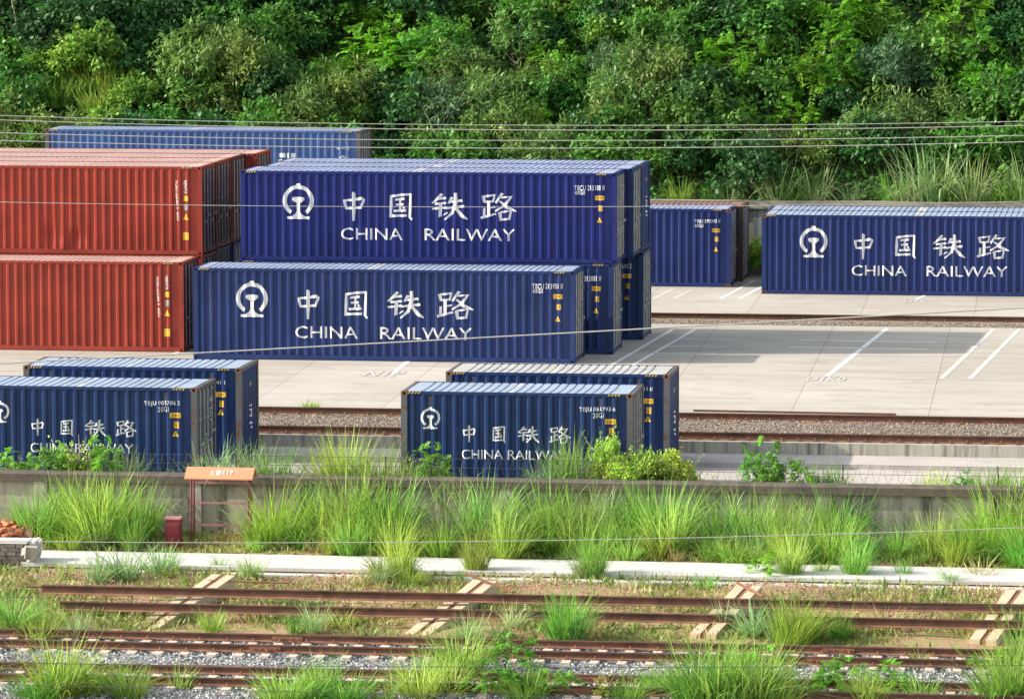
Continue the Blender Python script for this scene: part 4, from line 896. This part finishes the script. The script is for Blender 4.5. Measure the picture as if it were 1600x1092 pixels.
# taller trees in the upper left wood and outside the left edge, which shade that corner
def tree_kind(seed, mat, h, rx, rz, ln): return crown(seed, rx, rz, 70, 70, ln, M[mat], 'broad', h*.72, .30), trunk_mesh(seed, h*.75, .17, M['bark'], 7, .35)
TK = [tree_kind(301, 'lf_dark', 7.5, 2.3, 2.9, .24), tree_kind(302, 'lf_dark', 8.5, 2.6, 3.2, .24)]
TREES = [(-58,196,7),(-53.5,197,0),(-50.2,198.5,0),(-47.2,199.5,0),(-56,200,0),(-44.6,200.5,0),(-41.5,201.5,0),(-62,197,4),(-66,199,3),(-36,202,0),(-30,203,0),(-25,202.5,0),(-19,203,0),(-13.5,203,0),(-8,202.5,0),(-2,202,0)]
for i, (x, y, dz) in enumerate(TREES):
    c, tr = TK[i % 2]; t = put('tree', None, None, (x, y, hill_z(x, y)-.3), (0, 0, i*1.7)); s = .85 + .1*(i % 4) + dz*.04; t.scale = (s, s, s*1.05); put('crown', c, t); put('trunk', tr, t)
    u, v = pix((x, y, hill_z(x, y)+3)); later(t, 'tall dark tree', 'in the wood at the upper left' if u < 420 else 'cut by the top photo edge', u, 'tree', 'trees at the top of the hillside')
# loose undergrowth between the shrubs
qq = np.random.RandomState(77); n = 110000; X = qq.uniform(-64, 4, n); Y = 184.7 + 17*qq.rand(n)**.9; Zb = np.array([hill_z(a, c) for a, c in zip(X, Y)]) + qq.uniform(0, .55, n)
A = unit(qq.normal(size=(n, 3)) + np.array([0, -.3, .2])); Nn = unit(qq.normal(size=(n, 3))*.5 + np.array([0, -.3, .9])); Nn = unit(Nn - A*np.sum(Nn*A, 1, keepdims=True)); s = qq.uniform(.10, .26, n)
tag(put('undergrowth', mesh_from_quads('undergrowth', leaf_arrays(np.stack([X, Y, Zb], 1), A, Nn, s, s*.3), M['lf_mid'])), 'low leafy undergrowth filling the gaps between hillside shrubs', 'undergrowth', kind='stuff')
# tall silver grass along the foot of the slope
REED = [grass(500+i, 130, 2.5, .45, .55, 1.0, .026, M['gr_silver'], 7) for i in range(3)] + [grass(505+i, 150, 1.9, .45, .5, .7, .020, M['gr_mid'], 6) for i in range(2)]
def reed(u, v, y, s, k, where):
    p = at_y(u, v, y); z = hill_z(p.x, y) if y > 184.6 else p.z; t = put('grass_clump', None, None, (p.x, y, z), (0, 0, q.uniform(0, 6))); t.scale = (s, s, s); put('blades', REED[k], t)
    later(t, 'pale drooping silver grass' if k < 3 else 'green drooping reeds', where, u, 'grass clump', 'tall grass at the foot of the hillside')
for u, s, k in ((1215,.9,0),(1245,1.0,1),(1275,.8,2),(1395,.9,3),(1425,1.15,0),(1455,1.25,1),(1485,1.2,2),(1515,1.05,0),(1545,.8,4),(1580,1.1,3),(1605,1.1,1),(1110,.6,2),(1140,.5,0),(1060,.7,4),(860,.6,2),(840,.5,1),(1330,.5,2)):
    reed(u, 320, 185.0, s*1.12, (3 if q.random() < .4 else k), 'at the back wall ' + ('behind the far right container' if u > 1190 else 'behind the violet blue container' if u > 1000 else 'above the royal blue container'))
HG = [grass(540+i, 260, 1.3, .6, .6, .6, .022, M['gr_bright'], 5) for i in range(2)]
for u,v,s in ((5,120,.8),(60,118,.7),(140,110,.8),(190,160,.8),(90,165,.8),(30,185,.7),(150,175,.7),(-20,150,.8),(15,145,.8),(45,150,.7),(75,160,.7),(90,140,.6),(120,150,.6),(150,140,.7),(185,140,.7),(220,150,.7),(245,145,.6),(10,180,.6),(0,165,.7),(30,160,.7),(60,170,.6),(170,120,.6),(205,110,.7),(232,118,.6),(260,125,.5),(640,250,.6),(960,120,.7),(985,60,.5)):
    yy = 190.0
    for _ in range(12):
        p = at_y(u, v, yy); yy += (p.z - hill_z(p.x, yy))*.6; yy = max(185, min(203, yy))
    p = at_y(u, v, yy); t = put('grass_clump', None, None, (p.x, yy, hill_z(p.x, yy)), (0, 0, q.uniform(0, 6))); t.scale = (s*1.5,)*3; put('blades', HG[int(u) % 2], t)
    later(t, 'bright hillside grass', hwhere(u, v), u, 'grass clump', 'tall grass on the hillside')
for u, v, l, a in ((700,190,1.6,.5),(690,200,1.3,-.5),(215,30,2.4,.15),(40,40,2.6,-.2)):
    yy = 189.0
    for _ in range(12): p = at_y(u, v, yy); yy += (p.z - hill_z(p.x, yy) - .8)*.6; yy = max(185, min(203, yy))
    p = at_y(u, v, yy); b = MB(); b.tube([(0,0,0),(math.sin(a)*l*.5,0,l*.5),(math.sin(a)*l*1.1,.1,l)], [.035,.025,.008], 5); b.tube([(math.sin(a)*l*.5,0,l*.5),(math.sin(a+.7)*l*.8,.1,l*.8)], [.02,.006], 5)
    later(put('dead_branch', b.mesh('dead_branch', M['barkp']), None, (p.x, yy-1.2, hill_z(p.x, yy)+.5)), 'bare pale dead branch', hwhere(u, v), u, 'branch', 'dead branches on the hillside')
# foliage hanging at the back wall between the far containers
for dx, sz in ((0,.45),(.5,.40),(.2,.3)):
    p = at_z(1176, 436, 0); place_bush(p.x+dx, 183.6, .0+sz*.6, 'yel' if sz > .42 else 'bright', .42, sz*1.3, 'at the back wall between far containers', 'shrubs at the back wall')

# ---- foreground grass and weeds
TUFT = {'a': [grass(600+i, 340, 1.75, .44, .85, .60, .0165, M['gr_bright'], 5) for i in range(4)], 'b': [grass(620+i, 320, 1.6, .42, .8, .65, .0165, M['gr_mid'], 5) for i in range(3)],
        'c': [grass(640+i, 180, 1.5, .24, .75, .75, .015, M['gr_silver'], 6) for i in range(3)], 'd': [grass(660+i, 90, .75, .18, .7, .4, .010, M['gr_bright'], 4) for i in range(2)], 'g': [grass(670+i, 46, 1.95, .30, .45, .5, .011, M['gr_dry'], 5) for i in range(2)], 'e': [grass(680+i, 70, .7, .22, .9, .5, .010, M['gr_dry'], 4) for i in range(2)],
        'f': [grass(690+i, 230, 1.3, .42, .95, .8, .0165, M['gr_bright'], 5) for i in range(3)]}
LOOK = {'g': 'thin dry seed stalks', 'a': 'tall bright grass clump', 'b': 'upright green grass clump', 'c': 'silvery arching grass clump', 'd': 'small green grass tuft', 'e': 'small straw grass tuft', 'f': 'broad bushy grass clump'}
SPOT = [(-9e9,240,'at the left edge'),(240,420,'by the orange stand'),(420,640,'right of the orange stand'),(640,900,'below the lettered container'),(900,1100,'below the yellow bush'),(1100,1350,'right of the middle'),(1350,9e9,'at the right edge')]
def swhere(u): return next(n for a, c, n in SPOT if a <= u < c)
def tuft(kd, x, y, z, s, sz, zone, group):
    ms = TUFT[kd]; t = put('grass_clump', None, None, (x, y, z), (q.uniform(-.16,.16), q.uniform(-.16,.16), q.uniform(0, 6.28))); t.scale = (s, s*q.uniform(.75,1.3), sz); put('blades', ms[q.randrange(len(ms))], t)
    u = pix((x, y, z))[0]; later(t, LOOK[kd], zone + ' ' + swhere(u), u, 'grass clump', group); return t
GWALL = 'grass clumps growing between the wall and the walkway'
# the band between wall and walkway; heights follow the photograph (u range, relative height, density)
BAND = [(-60,50,.30,.7),(50,235,.98,1.0),(235,290,.22,.8),(290,370,.36,.7),(370,420,.62,.9),(420,640,1.02,1.0),(640,670,.6,.6),(670,800,1.08,1.0),(800,830,.55,.6),(830,1010,.95,1.0),(1010,1090,.85,.95),(1090,1120,.55,.6),(1120,1200,.80,.9),(1200,1330,.92,1.0),(1330,1420,.62,.9),(1420,1480,.68,.9),(1480,1700,1.0,1.0)]
for yy, hm, st in ((120.6,1.0,.74),(119.5,.92,.70),(118.6,.62,.66)):
    x = -31.5
    while x < -1.5:
        x += st*q.uniform(.7,1.3); y = max(118.45, yy + q.uniform(-.4,.35)); z = bank_z(x, y); u = pix((x, y, z))[0]
        row = next((r for r in BAND if r[0] <= u < r[1]), None)
        if row is None or q.random() > row[3]: continue
        if 225 < u < 405 and y > 118.9 and q.random() < .85: continue
        kd = q.choice(['a','a','a','b','b','c','c','f','g' if q.random() < .5 else 'a']) if hm > .7 else q.choice(['a','b','d','c','f','e']); s = row[2]*hm*q.uniform(1.0,1.6)
        tuft(kd, x, y, z, min(1.15, max(.5, s*.85)), s, 'before the wall', GWALL)
# single clumps between the walkway and the tracks (photo position of the foot, kind, size)
GT = 'grass clumps growing among the tracks and dirt'
for u, v, z, kd, s, sz in ((195,905,-1.5,'c',1.0,.75),(150,908,-1.5,'c',1.0,.7),(100,900,-1.4,'d',1,1),(250,900,-1.4,'c',.9,.7),(60,985,-2.0,'f',.8,.7),(20,970,-1.95,'a',.75,.62),(115,985,-2.0,'c',.42,.62),(128,985,-2.0,'c',.4,.55),(385,905,-1.4,'c',.65,.55),(395,905,-1.4,'d',1,1),(490,985,-2.0,'c',.75,.6),(460,985,-2.0,'d',1,1),(530,975,-1.95,'d',1.2,.9),(600,905,-1.45,'f',.75,.62),(640,912,-1.5,'f',.7,.5),(625,905,-1.45,'a',.62,.9),(742,898,-1.35,'a',.55,.85),(905,905,-1.4,'c',.6,.7),(925,905,-1.4,'a',.6,1.0),(885,1003,-2.1,'b',.62,1.05),(893,1003,-2.1,'c',.85,.8),(876,1002,-2.1,'b',.55,.95),
        (720,1055,-2.2,'a',.85,.85),(690,1062,-2.2,'f',.85,.8),(735,1000,-2.1,'c',.7,.7),(700,1085,-2.2,'f',.9,.7),(655,1090,-2.2,'a',.8,.75),(120,1085,-2.2,'f',1.0,.98),(90,1088,-2.2,'a',.95,.95),(150,1080,-2.2,'f',.9,.75),(200,1090,-2.2,'a',.75,.55),(60,1092,-2.2,'b',.8,.7),(470,1098,-2.2,'f',.9,.78),(500,1092,-2.2,'a',.85,.72),(440,1100,-2.2,'a',.75,.6),(540,1098,-2.2,'b',.75,.55),(1145,1100,-2.2,'f',1.1,1.15),(1110,1098,-2.2,'a',1.05,1.15),(1180,1100,-2.2,'a',1.0,1.05),(1150,1085,-2.2,'f',1.0,.95),(1080,1100,-2.2,'b',.9,.8),(1215,1100,-2.2,'f',.9,.75),
        (1235,1010,-2.1,'b',.8,1.0),(1215,1005,-2.1,'c',.95,.85),(1255,1005,-2.1,'a',.7,.7),(1175,1000,-2.1,'c',.8,.75),(1130,985,-2.0,'c',.7,.6),(1235,905,-1.4,'a',.5,.9),(1225,905,-1.4,'c',.6,.6),(1335,905,-1.4,'a',.55,.75),(1330,900,-1.4,'f',.5,.4),(1410,905,-1.4,'d',1,1),(1530,905,-1.4,'e',1.3,1),(1480,915,-1.5,'c',.5,.4),(1600,1095,-2.2,'f',1.1,1.1),(1575,1098,-2.2,'a',1.0,1.05),(1550,1100,-2.2,'f',.8,.7),(1600,1050,-2.2,'a',.9,.9),(1590,990,-2.0,'f',.8,.8),(1570,985,-2.0,'c',.6,.6),(1320,985,-2.0,'d',1.1,1),(1310,1000,-2.1,'a',.4,.45),(1385,985,-2.0,'e',1,1),(560,912,-1.5,'e',1.1,.8),(1010,912,-1.5,'e',1.2,.8),(1060,915,-1.5,'e',1.2,.8),(1100,918,-1.5,'d',1.2,.8),(310,985,-2.0,'f',.42,.32),(330,980,-2.0,'a',.35,.42),(275,940,-1.75,'c',.35,.4),(960,980,-2.0,'e',1.2,.8),(930,985,-2.0,'e',1.0,.7),(800,985,-2.0,'c',.6,.5),(780,1000,-2.1,'c',.6,.5),(1030,1085,-2.2,'a',.6,.5),(980,1098,-2.2,'b',.6,.5),(820,1095,-2.2,'b',.7,.6),(600,1098,-2.2,'d',1.3,1.2),(280,1075,-2.2,'d',1.2,1),(1440,1095,-2.2,'d',1.3,1.3),(1350,1098,-2.2,'a',.6,.5),(340,890,-1.2,'d',.8,.7),(265,893,-1.3,'d',.9,1.2)):
    if v < 930: z = -1.71
    p = at_z(u, v, z); y = p.y; z2 = bank_z(p.x, y); tuft(kd, p.x, y, z2, s, sz, 'among the tracks' if v > 925 else 'by the walkway', GT)
for k in range(26):
    u = q.uniform(-20, 1620); v = q.choice([q.uniform(897, 925), q.uniform(955, 990), q.uniform(1030, 1095)]); z = -1.71 if v < 930 else -2.0 if v < 1000 else -2.2; p = at_z(u, v, z)
    sc = q.uniform(.6, 1.25); tuft(q.choice(['d','d','e','d','c']) if v < 930 else q.choice(['d','d','e','d']), p.x, p.y, bank_z(p.x, p.y), sc*.8, sc*.6, 'among the tracks' if v > 925 else 'by the walkway', GT)
# clumps and shrubs behind the wall
GB_ = 'plants growing behind the front wall'
for u, y, kd, s, sz in ((190,122.4,'c',.7,.85),(215,122.6,'c',.6,.8),(255,122.5,'c',.5,.5),(315,122.4,'c',.8,.85),(345,122.6,'c',.9,.95),(375,122.4,'c',.9,1.0),(400,122.5,'c',.9,1.05),(425,122.3,'a',.7,.8),(450,122.6,'c',.7,.7),(515,122.3,'a',.7,.9),(540,122.6,'a',.8,1.0),(565,122.4,'c',.8,.9),(590,122.3,'a',.7,.85),(620,122.5,'a',.5,.7),(700,122.4,'d',.9,.9),(842,122.5,'c',.6,.75),(865,122.3,'c',.8,1.1),(885,122.6,'b',.7,1.15),(905,122.4,'c',.7,1.0),(1280,122.4,'c',.4,.8),(1300,122.6,'b',.4,.75),(1440,122.5,'c',.5,.7),(1460,122.6,'a',.4,.6),(1545,122.4,'b',.7,.75),(1585,122.3,'a',.6,.7),(95,122.5,'d',1,1),(490,136.95,'d',.55,.5),(478,136.95,'d',.6,.5)):
    p = at_y(u, 740, y); z = -.62 if y < 130 else -.02
    if y > 130: p = at_z(u, 636, 0)
    tuft(kd, p.x, y, z, s*1.1, sz*(1.2 if y < 130 else 1), 'behind the wall' if y < 130 else 'on the pavement edge', GB_)
for u, y, kd, s, sz in ((948,122.5,'weedy',.55,.95),(942,122.6,'yel',.36,.80),(960,122.5,'yel',.5,.62),(985,122.4,'yel',.55,.60),(1015,122.5,'yel',.6,.66),(1045,122.5,'yel',.58,.62),(1066,122.7,'yel',.40,.5),(975,122.4,'weedy',.62,.72),(1010,122.5,'weedy',.66,.70),(1045,122.5,'weedy',.62,.74),(1062,122.7,'weedy',.45,.5),(1090,122.5,'weedy',.36,.45),(1180,122.5,'bright',.42,.70),(1205,122.4,'light',.36,.5),(1205,122.4,'weedg',.48,.62),(1240,122.5,'bright',.50,.52),(1312,122.5,'weedy',.40,.50),(1475,122.5,'weedy',.42,.52),(1510,122.6,'bright',.3,.4),(15,122.4,'bright',.42,.46),(40,122.6,'weedy',.36,.46),(85,122.3,'bright',.46,.58),(125,122.5,'weedy',.6,.80),(110,122.5,'yel',.36,.5),(160,122.4,'bright',.44,.62),(645,122.4,'weedy',.38,.52),(675,122.4,'bright',.42,.60),(690,122.6,'weedy',.35,.48)):
    p = at_y(u, 740, y); place_bush(p.x, y, -.6, kd, s, sz, 'behind the front wall ' + swhere(u), GB_)
for u, v, kd, s in ((1190,1075,'bright',.55),(1260,1085,'weedg',.40),(1310,1078,'bright',.45),(1340,1088,'weedg',.42),(1390,1082,'bright',.42),(790,1050,'bright',.5),(815,1080,'weedg',.42),(860,1088,'bright',.40),(640,905,'weedg',.34),(770,1090,'bright',.5),(1200,905,'bright',.4),(1560,1060,'bright',.4),(145,985,'weedg',.22),(265,905,'weedy',.22),(950,1090,'weedy',.4)):
    p = at_z(u, v, -2.2 if v > 1000 else -2.0 if v > 950 else -1.71); place_bush(p.x, p.y, bank_z(p.x, p.y)-.05, kd, s, s*.8, 'among the tracks ' + swhere(u) if v > 925 else 'by the walkway ' + swhere(u), 'weeds among the tracks', 'weed')
# short ground cover on the bank: one sheet of blades nobody could count
qq = np.random.RandomState(9); n = 60000; X = qq.uniform(-32, -1, n); Y = np.where(qq.rand(n) < .66, qq.uniform(108.75, 112.6, n), qq.uniform(112.6, 115.9, n)); k = qq.rand(n) < .25; Y[k] = qq.uniform(118.25, 121.3, k.sum())
msk = (np.sin(X*1.1+Y*.9)+np.sin(X*.43-Y*1.9+1)+.8*qq.normal(size=n) > .0) | (Y > 118); X, Y = X[msk], Y[msk]; n = len(X); Z = np.array([bank_z(a, c) for a, c in zip(X, Y)])
A = unit(np.stack([qq.normal(size=n)*.6, qq.normal(size=n)*.6, np.ones(n)], 1)); Nn = unit(np.cross(A, unit(qq.normal(size=(n, 3))))); s = qq.uniform(.05, .26, n)
tag(put('ground_cover', mesh_from_quads('ground_cover', leaf_arrays(np.stack([X, Y, Z], 1), A, Nn, s, s*.10+.004), leafmat('short_grass', (.24,.38,.07), .35, .02, .4, (.46,.44,.14)))), 'short patchy grass on the bank between walkway and tracks', 'grass', kind='stuff')
flush_labels()
